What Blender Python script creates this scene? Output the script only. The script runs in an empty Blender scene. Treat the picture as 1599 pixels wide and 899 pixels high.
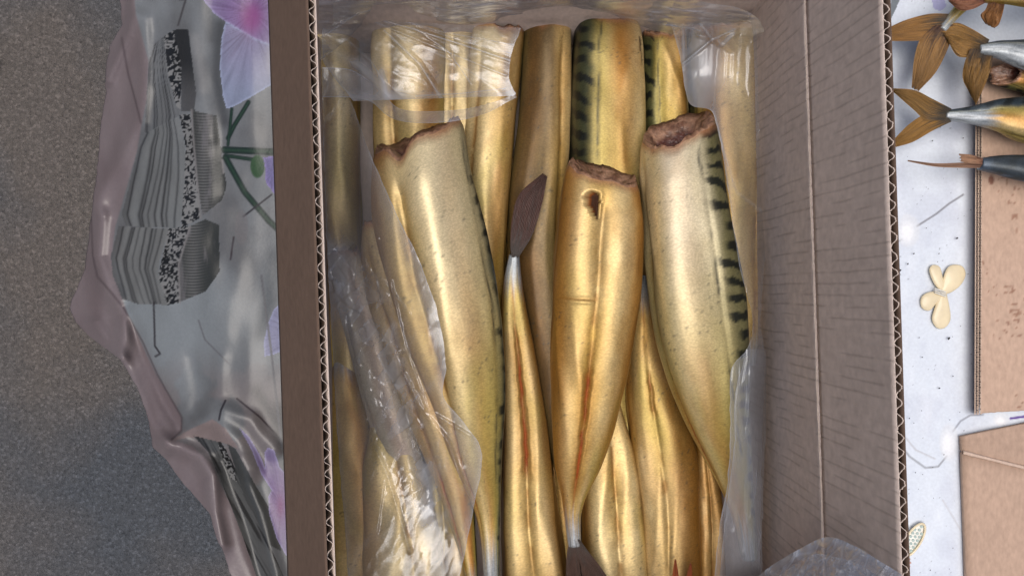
import bpy, math, random
import numpy as np
from mathutils import Vector

R = math.radians
scene = bpy.context.scene
COL = scene.collection

# ------------------------------------------------------------------ camera, sky, sun, exposure
CAM_H = 0.652                                   # metres above the table top
HFOV = R(65)
K = 2 * math.tan(HFOV / 2) / 1599.0             # metres per photo pixel at 1 m
cam_d = bpy.data.cameras.new("camera")
cam = bpy.data.objects.new("camera", cam_d)
COL.objects.link(cam)
cam.location = (0, 0, CAM_H)
cam_d.sensor_fit = 'HORIZONTAL'
cam_d.angle = HFOV
cam_d.clip_start = 0.01
cam_d.clip_end = 2000
scene.camera = cam

SUN_DIR = Vector((-0.04, -0.05, 1.0)).normalized()
world = bpy.data.worlds.new("World")
scene.world = world
world.use_nodes = True
wn = world.node_tree
bg = wn.nodes["Background"]
sky = wn.nodes.new("ShaderNodeTexSky")
sky.sky_type = 'NISHITA'
sky.sun_disc = False
sky.sun_elevation = math.asin(SUN_DIR.z)
sky.sun_rotation = math.atan2(SUN_DIR.x, SUN_DIR.y)
sky.air_density = 1.0
sky.dust_density = 5.0
sky.ozone_density = 1.0
wn.links.new(sky.outputs[0], bg.inputs[0])
bg.inputs[1].default_value = 0.07
sun_d = bpy.data.lights.new("sun", 'SUN')
sun = bpy.data.objects.new("sun", sun_d)
COL.objects.link(sun)
sun_d.energy = 1.5
sun_d.angle = R(46)
sun_d.color = (1.0, 0.97, 0.93)
sun.rotation_euler = SUN_DIR.to_track_quat('Z', 'Y').to_euler()
vs = scene.view_settings
vs.view_transform = 'Standard'
vs.look = 'None'
vs.gamma = 1
vs.use_curve_mapping = False
vs.exposure = 0.46
try:
    scene.cycles.transparent_max_bounces = 24
    scene.cycles.max_bounces = 8
    scene.cycles.diffuse_bounces = 2
    scene.cycles.caustics_reflective = False
    scene.cycles.caustics_refractive = False
except Exception:
    pass

# ------------------------------------------------------------------ helpers
rng = np.random.default_rng(7)


def P(px, py, z):
    """A point at height z that stands under photo position (px, py); numpy friendly."""
    s = (CAM_H - z) * K
    return (px - 799.5) * s, (449.5 - py) * s, z


def PV(px, py, z):
    return np.stack(np.broadcast_arrays(*P(np.asarray(px, float), np.asarray(py, float), np.asarray(z, float))), -1)


def _h(ix, iy, seed):
    n = (ix.astype(np.int64) * 374761393 + iy.astype(np.int64) * 668265263 + seed * 1442695041) & 0x7fffffff
    n = ((n ^ (n >> 13)) * 1274126177) & 0x7fffffff
    n = (n ^ (n >> 16)) & 0x7fffffff
    return n / 0x7fffffff


def vnoise(x, y, seed=0):
    x = np.asarray(x, float)
    y = np.asarray(y, float)
    x, y = np.broadcast_arrays(x, y)
    x0 = np.floor(x)
    y0 = np.floor(y)
    fx = x - x0
    fy = y - y0
    fx = fx * fx * (3 - 2 * fx)
    fy = fy * fy * (3 - 2 * fy)
    a = _h(x0, y0, seed)
    b = _h(x0 + 1, y0, seed)
    c = _h(x0, y0 + 1, seed)
    d = _h(x0 + 1, y0 + 1, seed)
    return (a * (1 - fx) + b * fx) * (1 - fy) + (c * (1 - fx) + d * fx) * fy


def fbm(x, y, seed=0, o=4):
    t = 0
    a = 0.5
    n = 0
    for i in range(o):
        t = t + a * vnoise(x * 2 ** i, y * 2 ** i, seed + 17 * i)
        n += a
        a *= 0.5
    return t / n


def ridged(x, y, seed=0, o=3):
    t = 0
    a = 0.5
    n = 0
    for i in range(o):
        t = t + a * (1 - np.abs(2 * vnoise(x * 2 ** i, y * 2 ** i, seed + 31 * i) - 1))
        n += a
        a *= 0.55
    return t / n


def sstep(a, b, x):
    t = np.clip((x - a) / (b - a), 0, 1)
    return t * t * (3 - 2 * t)


def lerp(a, b, t):
    return a * (1 - t) + b * t


def mixc(c, d, m):
    return c * (1 - m[..., None]) + np.asarray(d, float) * m[..., None]


def spline(pts, n):
    """Catmull-Rom through rows of pts, n samples evenly by arc length of the first two columns."""
    p = np.asarray(pts, float)
    if len(p) == 2:
        t = np.linspace(0, 1, n)[:, None]
        return p[0] * (1 - t) + p[1] * t
    q = np.vstack([2 * p[0] - p[1], p, 2 * p[-1] - p[-2]])
    out = []
    for i in range(1, len(q) - 2):
        t = np.linspace(0, 1, 24, endpoint=False)[:, None]
        a, b, c, d = q[i - 1], q[i], q[i + 1], q[i + 2]
        out.append(0.5 * (2 * b + (c - a) * t + (2 * a - 5 * b + 4 * c - d) * t ** 2 + (3 * b - a - 3 * c + d) * t ** 3))
    out.append(p[-1:])
    o = np.vstack(out)
    return resample(o, n)


def resample(o, n):
    o = np.asarray(o, float)
    L = np.r_[0, np.cumsum(np.hypot(*np.diff(o[:, :2], axis=0).T) + 1e-9)]
    s = np.linspace(0, L[-1], n)
    return np.stack([np.interp(s, L, o[:, k]) for k in range(o.shape[1])], -1)


def mesh_obj(name, V, F, mat=None, parent=None, col=None, uv=None, smooth=True, loc=None):
    """ONE mesh object from numpy verts and a list of faces (array of quads or list of tuples)."""
    V = np.asarray(V, np.float32).reshape(-1, 3)
    if loc is not None:
        V = V - np.asarray(loc, np.float32)
    me = bpy.data.meshes.new(name)
    if isinstance(F, np.ndarray):
        k = F.shape[1]
        nf = len(F)
        me.vertices.add(len(V))
        me.vertices.foreach_set("co", V.ravel())
        me.loops.add(nf * k)
        me.loops.foreach_set("vertex_index", F.astype(np.int32).ravel())
        me.polygons.add(nf)
        me.polygons.foreach_set("loop_start", np.arange(0, nf * k, k, dtype=np.int32))
        me.polygons.foreach_set("loop_total", np.full(nf, k, np.int32))
        me.update(calc_edges=True)
    else:
        me.from_pydata([tuple(map(float, v)) for v in V], [], [tuple(int(i) for i in f) for f in F])
    me.validate()
    if smooth:
        me.polygons.foreach_set("use_smooth", np.ones(len(me.polygons), bool))
    if col is not None:
        a = me.color_attributes.new("Col", 'FLOAT_COLOR', 'POINT')
        c = np.ones((len(V), 4), np.float32)
        cc = np.asarray(col, np.float32).reshape(len(V), -1)
        c[:, :cc.shape[1]] = cc
        a.data.foreach_set("color", c.ravel())
    if uv is not None:
        l = me.uv_layers.new(name="UVMap")
        vi = np.empty(len(me.loops), np.int32)
        me.loops.foreach_get("vertex_index", vi)
        l.data.foreach_set("uv", np.asarray(uv, np.float32).reshape(-1, 2)[vi].ravel())
    o = bpy.data.objects.new(name, me)
    COL.objects.link(o)
    if mat:
        me.materials.append(mat)
    if parent is not None:
        o.parent = parent
    if loc is not None and parent is None:
        o.location = loc
    return o


def grid_faces(nv, nu, wrap_u=False, flip=False):
    i = np.arange(nv - 1)[:, None]
    j = np.arange(nu if wrap_u else nu - 1)[None, :]
    j2 = (j + 1) % nu
    f = np.stack(np.broadcast_arrays(i * nu + j, i * nu + j2, (i + 1) * nu + j2, (i + 1) * nu + j), -1).reshape(-1, 4)
    return f[:, ::-1].copy() if flip else f


def empty(name, loc, label=None, cat=None, group=None):
    o = bpy.data.objects.new(name, None)
    o.empty_display_size = 0.02
    COL.objects.link(o)
    o.location = tuple(float(v) for v in loc)
    tag(o, label, cat, group)
    return o


def tag(o, label=None, cat=None, group=None, kind=None):
    if label:
        o["label"] = label
    if cat:
        o["category"] = cat
    if group:
        o["group"] = group
    if kind:
        o["kind"] = kind
    return o


def in_poly(pts, X, Y):
    m = np.zeros(X.shape, bool)
    n = len(pts)
    for i in range(n):
        x1, y1 = pts[i]
        x2, y2 = pts[(i + 1) % n]
        if y1 == y2:
            continue
        c = ((y1 > Y) != (y2 > Y)) & (X < (x2 - x1) * (Y - y1) / (y2 - y1) + x1)
        m ^= c
    return m


def line_dist(pts, X, Y):
    d = np.full(X.shape, 1e9)
    for (x1, y1), (x2, y2) in zip(pts[:-1], pts[1:]):
        dx, dy = x2 - x1, y2 - y1
        t = np.clip(((X - x1) * dx + (Y - y1) * dy) / (dx * dx + dy * dy + 1e-9), 0, 1)
        d = np.minimum(d, np.hypot(X - x1 - t * dx, Y - y1 - t * dy))
    return d


# ------------------------------------------------------------------ materials
def new_mat(name):
    m = bpy.data.materials.new(name)
    m.use_nodes = True
    nt = m.node_tree
    b = nt.nodes["Principled BSDF"]
    return m, nt, b


def N(nt, t, **kw):
    n = nt.nodes.new(t)
    for k, v in kw.items():
        if k.startswith("i_"):
            n.inputs[k[2:].replace("_", " ")].default_value = v
        else:
            setattr(n, k, v)
    return n


def attr_noise_color(nt, b, attr=True, color=None, coord="Object", scale=300, lo=0.8, hi=1.2, stretch=(1, 1, 1), detail=4):
    tc = N(nt, "ShaderNodeTexCoord")
    mp = N(nt, "ShaderNodeMapping")
    mp.inputs["Scale"].default_value = stretch
    nt.links.new(tc.outputs[coord], mp.inputs[0])
    nz = N(nt, "ShaderNodeTexNoise", i_Scale=scale, i_Detail=detail)
    nt.links.new(mp.outputs[0], nz.inputs["Vector"])
    mr = N(nt, "ShaderNodeMapRange")
    mr.inputs[1].default_value = 0.25
    mr.inputs[2].default_value = 0.75
    mr.inputs[3].default_value = lo
    mr.inputs[4].default_value = hi
    nt.links.new(nz.outputs[0], mr.inputs[0])
    mx = N(nt, "ShaderNodeMix", data_type='RGBA', blend_type='MULTIPLY')
    mx.inputs[0].default_value = 1
    if attr:
        at = N(nt, "ShaderNodeVertexColor", layer_name="Col")
        nt.links.new(at.outputs[0], mx.inputs[6])
    else:
        at = None
        mx.inputs[6].default_value = (*color, 1)
    cc = N(nt, "ShaderNodeCombineColor")
    for i in range(3):
        nt.links.new(mr.outputs[0], cc.inputs[i])
    nt.links.new(cc.outputs[0], mx.inputs[7])
    nt.links.new(mx.outputs[2], b.inputs["Base Color"])
    return mp, nz, at, mx


def bump(nt, b, height_sock, dist, strength=1.0, prev=None):
    bp = N(nt, "ShaderNodeBump")
    bp.inputs["Strength"].default_value = strength
    bp.inputs["Distance"].default_value = dist
    nt.links.new(height_sock, bp.inputs["Height"])
    if prev:
        nt.links.new(prev.outputs[0], bp.inputs["Normal"])
    nt.links.new(bp.outputs[0], b.inputs["Normal"])
    return bp


def make_fish_skin():
    m, nt, b = new_mat("smoked_skin")
    mp, nz, at, mx = attr_noise_color(nt, b, coord="UV", scale=520, lo=0.91, hi=1.08, stretch=(1.5, 0.6, 1), detail=4)
    # alpha of the attribute: 1 = shiny scaled skin, 0 = dull torn tissue
    mm = N(nt, "ShaderNodeMath", operation='MULTIPLY')
    mm.inputs[1].default_value = 0.38
    nt.links.new(at.outputs[1], mm.inputs[0])
    nt.links.new(mm.outputs[0], b.inputs["Metallic"])
    mr = N(nt, "ShaderNodeMapRange")
    mr.inputs[1].default_value = 0.3
    mr.inputs[2].default_value = 0.7
    mr.inputs[3].default_value = 0.36
    mr.inputs[4].default_value = 0.48
    nt.links.new(nz.outputs[0], mr.inputs[0])
    nt.links.new(mr.outputs[0], b.inputs["Roughness"])
    for sock, k0, k1 in (("Specular IOR Level", 0.05, 0.28), ("Coat Weight", 0.0, 0.07)):
        q = N(nt, "ShaderNodeMapRange")
        q.inputs[3].default_value = k0
        q.inputs[4].default_value = k1
        nt.links.new(at.outputs[1], q.inputs[0])
        nt.links.new(q.outputs[0], b.inputs[sock])
    b.inputs["Coat Roughness"].default_value = 0.22
    tc = N(nt, "ShaderNodeTexCoord")
    vo = N(nt, "ShaderNodeTexVoronoi", i_Scale=800.0)
    mp2 = N(nt, "ShaderNodeMapping")
    mp2.inputs["Scale"].default_value = (1.25, 0.8, 1)
    nt.links.new(tc.outputs["UV"], mp2.inputs[0])
    nt.links.new(mp2.outputs[0], vo.inputs["Vector"])
    g1 = N(nt, "ShaderNodeMapRange")                # scale rims a touch darker than scale centres
    g1.inputs[1].default_value = 0.1
    g1.inputs[2].default_value = 0.75
    g1.inputs[3].default_value = 1.08
    g1.inputs[4].default_value = 0.84
    nt.links.new(vo.outputs["Distance"], g1.inputs[0])
    gm = N(nt, "ShaderNodeMix", data_type='RGBA', blend_type='MULTIPLY')
    gm.inputs[0].default_value = 1
    gc = N(nt, "ShaderNodeCombineColor")
    for i in range(3):
        nt.links.new(g1.outputs[0], gc.inputs[i])
    nt.links.new(mx.outputs[2], gm.inputs[6])
    nt.links.new(gc.outputs[0], gm.inputs[7])
    nt.links.new(gm.outputs[2], b.inputs["Base Color"])
    b1 = bump(nt, b, vo.outputs["Distance"], 0.00022, 0.16)
    n2 = N(nt, "ShaderNodeTexNoise", i_Scale=150.0, i_Detail=6.0)
    mp3 = N(nt, "ShaderNodeMapping")
    mp3.inputs["Scale"].default_value = (0.35, 1.6, 1)
    nt.links.new(tc.outputs["UV"], mp3.inputs[0])
    nt.links.new(mp3.outputs[0], n2.inputs["Vector"])
    bump(nt, b, n2.outputs[0], 0.0004, 0.07, b1)
    return m


def make_flesh():
    m, nt, b = new_mat("smoked_flesh")
    mp, nz, at, mx = attr_noise_color(nt, b, scale=260, lo=0.55, hi=1.35)
    b.inputs["Roughness"].default_value = 0.36
    b.inputs["Subsurface Weight"].default_value = 0.05
    b.inputs["Subsurface Radius"].default_value = (0.004, 0.0015, 0.001)
    bump(nt, b, nz.outputs[0], 0.002, 0.7)
    return m


def make_fin():
    m, nt, b = new_mat("smoked_fin")
    mp, nz, at, mx = attr_noise_color(nt, b, coord="UV", scale=60, lo=0.65, hi=1.3, stretch=(0.25, 3, 1))
    b.inputs["Roughness"].default_value = 0.42
    bump(nt, b, nz.outputs[0], 0.0008, 0.6)
    return m


def make_cardboard(name, color, lo=0.86, hi=1.12):
    m, nt, b = new_mat(name)
    mp, nz, at, mx = attr_noise_color(nt, b, attr=True, scale=340, lo=lo, hi=hi, stretch=(1, 0.5, 0.5), detail=6)
    b.inputs["Roughness"].default_value = 0.82
    b.inputs["Specular IOR Level"].default_value = 0.25
    bump(nt, b, nz.outputs[0], 0.0005, 0.5)
    return m


def make_cloth():
    m, nt, b = new_mat("printed_oilcloth")
    mp, nz, at, mx = attr_noise_color(nt, b, scale=420, lo=0.93, hi=1.05)
    b.inputs["Roughness"].default_value = 0.36
    b.inputs["Specular IOR Level"].default_value = 0.45
    tc = N(nt, "ShaderNodeTexCoord")
    n2 = N(nt, "ShaderNodeTexNoise", i_Scale=42.0, i_Detail=5.0)
    nt.links.new(tc.outputs["Object"], n2.inputs["Vector"])
    b1 = bump(nt, b, n2.outputs[0], 0.002, 0.12)
    bump(nt, b, nz.outputs[0], 0.0003, 0.4, b1)
    return m


def make_asphalt():
    m, nt, b = new_mat("asphalt")
    tc = N(nt, "ShaderNodeTexCoord")
    vo = N(nt, "ShaderNodeTexVoronoi", i_Scale=250.0)
    nt.links.new(tc.outputs["Object"], vo.inputs["Vector"])
    n1 = N(nt, "ShaderNodeTexNoise", i_Scale=2.3, i_Detail=7.0)
    nt.links.new(tc.outputs["Object"], n1.inputs["Vector"])
    n2 = N(nt, "ShaderNodeTexNoise", i_Scale=160.0, i_Detail=4.0)
    nt.links.new(tc.outputs["Object"], n2.inputs["Vector"])
    r1 = N(nt, "ShaderNodeValToRGB")
    r1.color_ramp.elements[0].position = 0.40
    r1.color_ramp.elements[0].color = (0.066, 0.072, 0.082, 1)
    r1.color_ramp.elements[1].position = 0.62
    r1.color_ramp.elements[1].color = (0.112, 0.096, 0.085, 1)
    nt.links.new(n1.outputs[0], r1.inputs[0])
    r2 = N(nt, "ShaderNodeValToRGB")          # each stone its own brightness
    r2.color_ramp.elements[0].position = 0.1
    r2.color_ramp.elements[0].color = (0.6, 0.6, 0.6, 1)
    r2.color_ramp.elements[1].position = 0.95
    r2.color_ramp.elements[1].color = (2.1, 2.1, 2.15, 1)
    e = r2.color_ramp.elements.new(0.75)
    e.color = (1.05, 1.05, 1.05, 1)
    sp = N(nt, "ShaderNodeSeparateColor")
    nt.links.new(vo.outputs["Color"], sp.inputs[0])
    nt.links.new(sp.outputs[0], r2.inputs[0])
    mx = N(nt, "ShaderNodeMix", data_type='RGBA', blend_type='MULTIPLY')
    mx.inputs[0].default_value = 0.35
    nt.links.new(r1.outputs[0], mx.inputs[6])
    nt.links.new(r2.outputs[0], mx.inputs[7])
    mx2 = N(nt, "ShaderNodeMix", data_type='RGBA', blend_type='OVERLAY')
    mx2.inputs[0].default_value = 0.55
    nt.links.new(mx.outputs[2], mx2.inputs[6])
    nt.links.new(n2.outputs[0], mx2.inputs[7])
    nt.links.new(mx2.outputs[2], b.inputs["Base Color"])
    b.inputs["Roughness"].default_value = 0.85
    b1 = bump(nt, b, vo.outputs["Distance"], 0.006, 0.7)
    bump(nt, b, n2.outputs[0], 0.004, 0.6, b1)
    return m


def make_film():
    m = bpy.data.materials.new("clear_plastic_film")
    m.use_nodes = True
    nt = m.node_tree
    nt.nodes.clear()
    out = N(nt, "ShaderNodeOutputMaterial")
    tr = N(nt, "ShaderNodeBsdfTransparent")
    tr.inputs[0].default_value = (0.96, 0.965, 0.975, 1)
    df = N(nt, "ShaderNodeBsdfDiffuse")
    df.inputs[0].default_value = (0.72, 0.77, 0.87, 1)
    tl = N(nt, "ShaderNodeBsdfTranslucent")
    tl.inputs[0].default_value = (0.72, 0.77, 0.87, 1)
    md = N(nt, "ShaderNodeMixShader")
    md.inputs[0].default_value = 0.35
    nt.links.new(df.outputs[0], md.inputs[1])
    nt.links.new(tl.outputs[0], md.inputs[2])
    at = N(nt, "ShaderNodeVertexColor", layer_name="Col")
    sp = N(nt, "ShaderNodeSeparateColor")
    nt.links.new(at.outputs[0], sp.inputs[0])
    m1 = N(nt, "ShaderNodeMixShader")
    nt.links.new(sp.outputs[0], m1.inputs[0])
    nt.links.new(tr.outputs[0], m1.inputs[1])
    nt.links.new(md.outputs[0], m1.inputs[2])
    gl = N(nt, "ShaderNodeBsdfGlossy")
    gl.inputs["Roughness"].default_value = 0.20
    gl.inputs[0].default_value = (0.95, 0.97, 1.0, 1)
    lw = N(nt, "ShaderNodeLayerWeight")
    lw.inputs[0].default_value = 0.35
    pw = N(nt, "ShaderNodeMath", operation='POWER')
    pw.inputs[1].default_value = 2.5
    nt.links.new(lw.outputs["Facing"], pw.inputs[0])
    mr = N(nt, "ShaderNodeMapRange")
    mr.inputs[3].default_value = 0.07
    mr.inputs[4].default_value = 0.65
    nt.links.new(pw.outputs[0], mr.inputs[0])
    m2 = N(nt, "ShaderNodeMixShader")
    nt.links.new(mr.outputs[0], m2.inputs[0])
    nt.links.new(m1.outputs[0], m2.inputs[1])
    nt.links.new(gl.outputs[0], m2.inputs[2])
    tc = N(nt, "ShaderNodeTexCoord")
    nz = N(nt, "ShaderNodeTexNoise", i_Scale=38.0, i_Detail=2.0, i_Distortion=0.8)
    nt.links.new(tc.outputs["Object"], nz.inputs["Vector"])
    bp = N(nt, "ShaderNodeBump")
    bp.inputs["Strength"].default_value = 0.08
    bp.inputs["Distance"].default_value = 0.002
    nt.links.new(nz.outputs[0], bp.inputs["Height"])
    for s in (gl, lw):
        nt.links.new(bp.outputs[0], s.inputs["Normal"])
    nt.links.new(m2.outputs[0], out.inputs[0])
    return m


def make_plain(name, color, rough=0.6, metal=0.0, lo=0.85, hi=1.15, scale=200):
    m, nt, b = new_mat(name)
    attr_noise_color(nt, b, attr=False, color=color, scale=scale, lo=lo, hi=hi)
    b.inputs["Roughness"].default_value = rough
    b.inputs["Metallic"].default_value = metal
    return m


M_SKIN = make_fish_skin()
M_FLESH = make_flesh()
M_FIN = make_fin()
M_CARD = make_cardboard("kraft_cardboard", None)
M_CLOTH = make_cloth()
M_ASPH = make_asphalt()
M_FILM = make_film()
M_WOOD = make_plain("table_board", (0.22, 0.15, 0.09), 0.7)
M_LEG = make_plain("table_leg_steel", (0.25, 0.25, 0.26), 0.45, 0.8)
M_CREAM = make_plain("cream_enamel", (0.80, 0.68, 0.46), 0.3, lo=0.88, hi=1.1, scale=90)
M_SILK = make_plain("white_cord", (0.8, 0.78, 0.72), 0.5)
M_GEM = make_plain("glass_gem", (0.55, 0.66, 0.62), 0.15)
M_PINK = make_plain("copper_pink", (0.62, 0.36, 0.28), 0.4)
M_CRUMB = make_plain("dark_crumb", (0.03, 0.025, 0.025), 0.7)
M_RUBBER = make_plain("black_rubber", (0.012, 0.012, 0.013), 0.5)

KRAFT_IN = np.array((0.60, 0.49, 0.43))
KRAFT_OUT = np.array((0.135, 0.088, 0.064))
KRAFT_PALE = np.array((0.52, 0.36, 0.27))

# ------------------------------------------------------------------ ground
GZ = -0.75
g = mesh_obj("ground", [(-300, -300, GZ), (300, -300, GZ), (300, 300, GZ), (-300, 300, GZ)], [(0, 1, 2, 3)], M_ASPH, smooth=False)
g["kind"] = "structure"


# ------------------------------------------------------------------ boxes and sheets
def box_mesh(p0, ex, ey, ez):
    """8 verts and 6 faces of a parallelepiped."""
    p0, ex, ey, ez = (np.asarray(v, float) for v in (p0, ex, ey, ez))
    V = [p0 + a * ex + b * ey + c * ez for c in (0, 1) for b in (0, 1) for a in (0, 1)]
    F = [(0, 2, 3, 1), (4, 5, 7, 6), (0, 1, 5, 4), (2, 6, 7, 3), (0, 4, 6, 2), (1, 3, 7, 5)]
    return V, F


# ------------------------------------------------------------------ the table
tbl = empty("market_table", (0.18, -0.02, GZ), "low market table hidden under the flower print cloth, its edge at the left", "table")
o3 = np.array((0.18, -0.02, GZ))
V, F = box_mesh((-0.185, -0.62, -0.034), (0.83, 0, 0), (0, 1.2, 0), (0, 0, 0.022))
mesh_obj("tabletop", np.array(V) - o3, F, M_WOOD, tbl, smooth=False)
for lx in (-0.17, 0.585):
    for ly in (-0.60, 0.54):
        V, F = box_mesh((lx, ly, GZ), (0.035, 0, 0), (0, 0.035, 0), (0, 0, -GZ - 0.0345))
        mesh_obj("leg", np.array(V) - o3, F, M_LEG, tbl, smooth=False)

# ------------------------------------------------------------------ the tablecloth: one sheet, hem on the left
HEM = [(200, -700), (196, -60), (187, 0), (190, 40), (171, 74), (164, 118), (165, 145), (157, 195), (153, 250), (142, 337), (133, 418), (108, 479),
       (118, 503), (141, 526), (187, 560), (213, 603), (233, 659), (238, 698), (257, 715), (292, 761), (327, 801), (338, 839), (350, 865), (361, 899), (385, 980), (420, 1500)]
rows = np.r_[np.linspace(-620, -40, 20), np.arange(-30, 930, 1.6), np.linspace(945, 1500, 20)]
hx = np.interp(rows, [p[1] for p in HEM], [p[0] for p in HEM]) + 2.0 * (vnoise(rows / 9, 0, 3) - 0.5)
cols_t = np.linspace(0, 1, 250)                       # hem .. 545
cols_r = np.r_[np.linspace(560, 1360, 24), np.arange(1368, 1625, 1.6), np.linspace(1640, 1930, 12)]
Xl = hx[:, None] + (545 - hx[:, None]) * cols_t[None, :]
X = np.hstack([Xl, np.repeat(cols_r[None, :], len(rows), 0)])
Y = np.repeat(rows[:, None], X.shape[1], 1)
wv = 3.0 * (fbm(X / 60, Y / 60, 5) - 0.5)
edge_x = 400 + 10 * np.sin(Y / 140)                   # where the table edge runs under the cloth
drop = np.clip((edge_x - X) / 285, 0, 1.2)
Z = 0.0 - 0.12 * drop ** 1.9
# folds: (polyline, width, height)
for pl, w, h in [([(206, -20), (208, 20), (200, 55), (168, 125)], 9, 0.016),
                 ([(222, 30), (226, 110), (219, 190), (186, 255), (150, 318)], 15, 0.020),
                 ([(158, 340), (152, 400), (170, 450), (196, 490), (190, 555)], 13, 0.022),
                 ([(196, 480), (222, 545), (258, 630), (280, 668)], 9, -0.012),
                 ([(150, 505), (200, 575), (236, 660), (262, 700)], 11, 0.015),
                 ([(262, 690), (310, 712), (330, 742), (334, 800), (345, 850)], 12, 0.020),
                 ([(285, 670), (330, 655), (370, 690), (392, 730)], 15, 0.013),
                 ([(352, 640), (390, 655), (425, 700)], 12, 0.008),
                 ([(350, 720), (380, 800), (410, 899)], 12, -0.010),
                 ([(372, 720), (405, 800), (430, 899)], 12, 0.009),
                 ([(345, 560), (340, 610), (318, 655)], 12, 0.006),
                 ([(300, 560), (316, 620), (300, 660)], 12, -0.005),
                 ([(250, 0), (262, 50), (250, 120)], 14, 0.007),
                 ([(335, 0), (330, 90), (345, 200), (352, 300)], 20, -0.008),
                 ([(310, -10), (308, 90), (325, 210)], 16, 0.006),
                 ([(380, 250), (390, 400), (420, 560)], 30, -0.004)]:
    d = line_dist(pl, X, Y)
    Z = Z + 0.6 * h * np.exp(-(d / (w * 1.15)) ** 2)
amp = sstep(470, 330, X)
Z = Z + amp * 0.011 * (fbm(X / 44, Y / 95, 11, 2) - 0.5)
right_m = sstep(1380, 1420, X)
Z = Z + right_m * 0.0022 * (fbm(X / 55, Y / 70, 23, 3) - 0.55)
Z = np.where(X > 450, np.minimum(Z, 0.0012), Z)
Z = np.where(X < 400, np.maximum(Z, -0.3), Z)
C = np.zeros(X.shape + (3,))
nz = fbm(X / 70, Y / 110, 41)
C[:] = (0.34, 0.36, 0.38)
C = mixc(C, (0.48, 0.51, 0.54), sstep(0.45, 0.7, nz) * 0.45)
C = mixc(C, (0.20, 0.20, 0.21), sstep(0.52, 0.30, nz) * 0.7)
C = mixc(C, (0.36, 0.31, 0.31), sstep(0.5, 0.65, fbm(X / 50, Y / 60, 44)) * sstep(520, 620, Y) * 0.7)
C = mixc(C, (0.50, 0.56, 0.60), sstep(395, 470, Y) * sstep(640, 520, Y) * sstep(460, 300, X) * 0.6)
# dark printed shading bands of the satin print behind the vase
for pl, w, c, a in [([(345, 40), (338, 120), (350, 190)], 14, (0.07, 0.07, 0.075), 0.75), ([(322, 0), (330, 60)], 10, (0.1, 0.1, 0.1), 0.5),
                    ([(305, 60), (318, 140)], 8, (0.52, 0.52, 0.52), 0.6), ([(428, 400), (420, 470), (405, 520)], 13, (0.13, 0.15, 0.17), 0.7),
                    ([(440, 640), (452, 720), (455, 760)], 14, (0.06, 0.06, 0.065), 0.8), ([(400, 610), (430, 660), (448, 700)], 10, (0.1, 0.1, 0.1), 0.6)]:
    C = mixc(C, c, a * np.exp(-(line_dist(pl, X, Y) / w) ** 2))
MAUVE_EDGE = [(206, -60), (212, 22), (232, 95), (229, 156), (221, 195), (214, 235), (191, 317), (180, 354), (174, 403), (188, 458), (200, 492), (218, 529),
              (243, 583), (282, 649), (284, 672), (269, 686), (300, 696), (330, 724), (355, 778), (393, 842), (404, 899), (420, 980)]
mx_ = np.interp(Y, [p[1] for p in MAUVE_EDGE], [p[0] for p in MAUVE_EDGE])
mauve = sstep(1.5, -1.5, X - mx_) * sstep(-700, -300, Y + 0 * X)
mcol = lerp(np.array((0.30, 0.225, 0.235)), np.array((0.46, 0.385, 0.40)), fbm(X / 30, Y / 90, 51)[..., None])
C = C * (1 - mauve[..., None]) + mcol * mauve[..., None]
pm = in_poly([(262, 690), (300, 668), (332, 654), (352, 668), (366, 690), (372, 700), (345, 690), (318, 684), (296, 682)], X, Y)
C[pm] = (0.42, 0.33, 0.32)
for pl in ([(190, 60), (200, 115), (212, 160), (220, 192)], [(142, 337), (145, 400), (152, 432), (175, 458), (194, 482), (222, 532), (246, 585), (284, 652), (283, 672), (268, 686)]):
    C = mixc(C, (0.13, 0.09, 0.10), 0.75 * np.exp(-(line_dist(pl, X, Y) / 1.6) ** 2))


def striped(poly, left, right, seed, base=(0.33, 0.345, 0.35)):
    global C
    m = in_poly(poly, X, Y)
    xl = np.interp(Y, [p[1] for p in left], [p[0] for p in left])
    xr = np.interp(Y, [p[1] for p in right], [p[0] for p in right])
    u = (X - xl) / np.maximum(xr - xl, 4)
    u = u + 0.035 * (fbm(Y / 40, 0 * Y + seed, seed) - 0.5)
    col = np.zeros(X.shape + (3,))
    col[:] = base
    col *= (0.8 + 0.5 * fbm(X / 20, Y / 60, seed)[..., None])
    col = mixc(col, (0.12, 0.12, 0.125), sstep(0.22, 0.0, u) * 0.7)
    for cu, w, a in ((0.08, 0.02, .9), (0.27, .03, .8), (0.33, .018, .9), (0.46, .018, .6), (0.58, .02, .8), (.68, .025, .9), (.74, .02, .7), (.86, .02, .7)):
        cu2 = cu + 0.03 * np.sin(Y / 55 + cu * 9)
        col = mixc(col, (0.045, 0.045, 0.05), a * np.exp(-((u - cu2) / w) ** 2))
    C[m] = col[m]


def mosaic(poly, seed):
    global C
    m = in_poly(poly, X, Y)
    n = vnoise(X / 2.6 + 3 * vnoise(X / 9, Y / 9, 8), Y / 2.6, seed)
    big = vnoise(X / 14, Y / 14, seed + 3)
    k = sstep(0.50, 0.60, n - 0.35 * (big - 0.5))
    col = mixc(np.zeros(X.shape + (3,)) + (0.012, 0.012, 0.014), (0.42, 0.42, 0.42), k)
    C[m] = col[m]


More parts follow.
